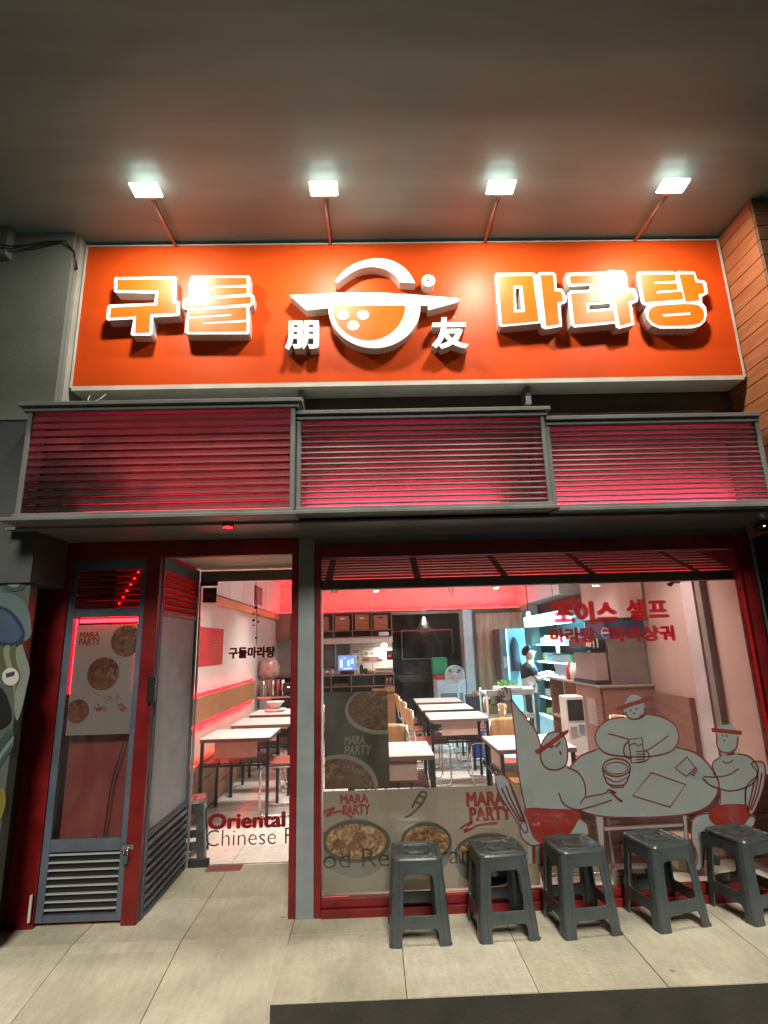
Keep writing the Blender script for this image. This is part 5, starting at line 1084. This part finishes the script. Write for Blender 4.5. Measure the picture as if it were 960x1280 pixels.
skin('trousers', [(0, 0, .84), (0, -.08, .74), (.01, -.09, .42), (0, -.09, .10), (0, .08, .74), (.01, .09, .42), (0, .09, .10)], [(0, 1), (1, 2), (2, 3), (0, 4), (4, 5), (5, 6)], [.125, .10, .075, .06, .10, .075, .06], mat('navy_trousers', (.02, .025, .035), .8), pe)
skin('hair', [(.02, 0, 1.40), (.0, 0, 1.43), (-.05, 0, 1.40), (-.06, 0, 1.32)], [(0, 1), (1, 2), (2, 3)], [.10, .095, .07, .04], M['hair'], pe)
for s_ in (-1, 1): MB().lathe([(.004, -.004), (.012, 0), (.004, .004)], (PX_+.12, PY_+s_*.03, 1.40), 8, 'Y').build('eye', M['black'], pe)
MB().lathe([(.004, 0), (.016, .01), (.010, .03)], (PX_+.128, PY_, 1.365), 8).build('nose', M['skin'], pe, smooth=True)
MB().box(PX_+.112, PX_+.122, PY_-.02, PY_+.02, 1.338, 1.343).build('mouth', M['seat'], pe)
v = [(PX_-.15, PY_-.06, .98), (PX_-.10, PY_-.145, 1.0), (PX_+.02, PY_-.155, 1.05), (PX_+.05, PY_-.155, .93), (PX_-.04, PY_-.155, .86), (PX_-.145, PY_-.08, .88)]
ap = MB().add(v, [(0, 1, 5), (1, 2, 3, 4), (1, 4, 5)]).build('apron', mat('apron_white', (.55, .50, .50), .8), pe); ap.modifiers.new('s', 'SOLIDIFY').thickness = .01
# ---------------------------------------------------------------- ceiling lights inside
dn = ['leftmost', 'second', 'third', 'rightmost']
for i, (x, y, Y) in enumerate(((418, 741, 4.6), (470, 739, 5.2), (620, 735, 5.2), (745, 732, 3.2))):
    X, Z = at(x, y, Y); t = thing('downlight', 'small can downlight just below the window beam, %s of four' % dn[i], 'lamp', (X, Y, Z), 'can downlights on the shop ceiling')
    MB().lathe([(.05, 0), (.055, .02), (.05, .10)], (X, Y, Z), 14).build('can', M['cornice'] if i == 0 else M['plastic'], t, smooth=True)
    MB().tube([(X, Y, Z+.1), (X, Y, 2.749)], .008, 6).build('stem', M['cornice'], t)
    if i: MB().lathe([(.04, 0), (.04, .004)], (X, Y, Z-.006), 12).build('bulb', M['down'], t)
pos = [(-.9, 2.0), (-.9, 4.2), (.9, 1.6), (.9, 3.6), (.6, 5.8), (2.4, 1.6), (2.2, 3.4)]
pn = ['front left', 'rear left', 'front middle', 'centre', 'rear', 'front right', 'right rear']
for i, (x, y) in enumerate(pos):
    t = thing('ceiling_panel_light', 'flat white ceiling light panel inside the shop, %s' % pn[i], 'ceiling light', (x, y, 2.73), 'flat light panels on the shop ceiling')
    box('frame', M['plastic'], t, x-.31, x+.31, y-.16, y+.16, 2.715, 2.749); box('diffuser', emat('panel_light', (1, .93, .84), 1.5), t, x-.29, x+.29, y-.14, y+.14, 2.711, 2.714)
    l = bpy.data.lights.new('panel_light', 'AREA'); l.shape = 'RECTANGLE'; l.size = .56; l.size_y = .26; l.energy = (23, 21, 25, 22, 7, 12, 17)[i]; l.color = (1, .90, .82); l.spread = math.radians(105)
    o = bpy.data.objects.new('panel_lamp', l); C.objects.link(o); o.parent = t; o.location = (0, 0, -.022)
sp_ = thing('ceiling_camera', 'small dark dome on a rail near the top right of the window', 'camera', (2.6, .9, 2.0)); X, Z = at(838, 733, .9); MB().lathe([(.01, 0), (.025, .015), (.028, .03)], (X, .9, Z), 12).build('dome', M['black'], sp_, smooth=True); box('mount', M['plastic'], sp_, X-.01, X+.08, .88, .93, Z+.025, Z+.05)
hk = MB(); X, Z = at(562, 737, 2.0); hk.tube([(X-.02, 2, Z+.06), (X, 2, Z-.02), (X+.025, 2, Z-.09), (X+.03, 2, Z), (X+.02, 2, Z+.06)], .005, 6); tag(hk.build('hanging_cable', M['black'], smooth=True), 'loop of black cable hanging near the top of the shop window', 'cable')

cn = thing('wall_conduit', 'thin dark conduit running down the right wall to the drink machine', 'conduit', (3.04, 2.4, 1.8))
MB().tube([(3.045, 2.45, 1.7), (3.045, 2.45, 2.60), (3.045, 1.9, 2.60)], .012, 6).build('pipe', M['cornice'], cn)
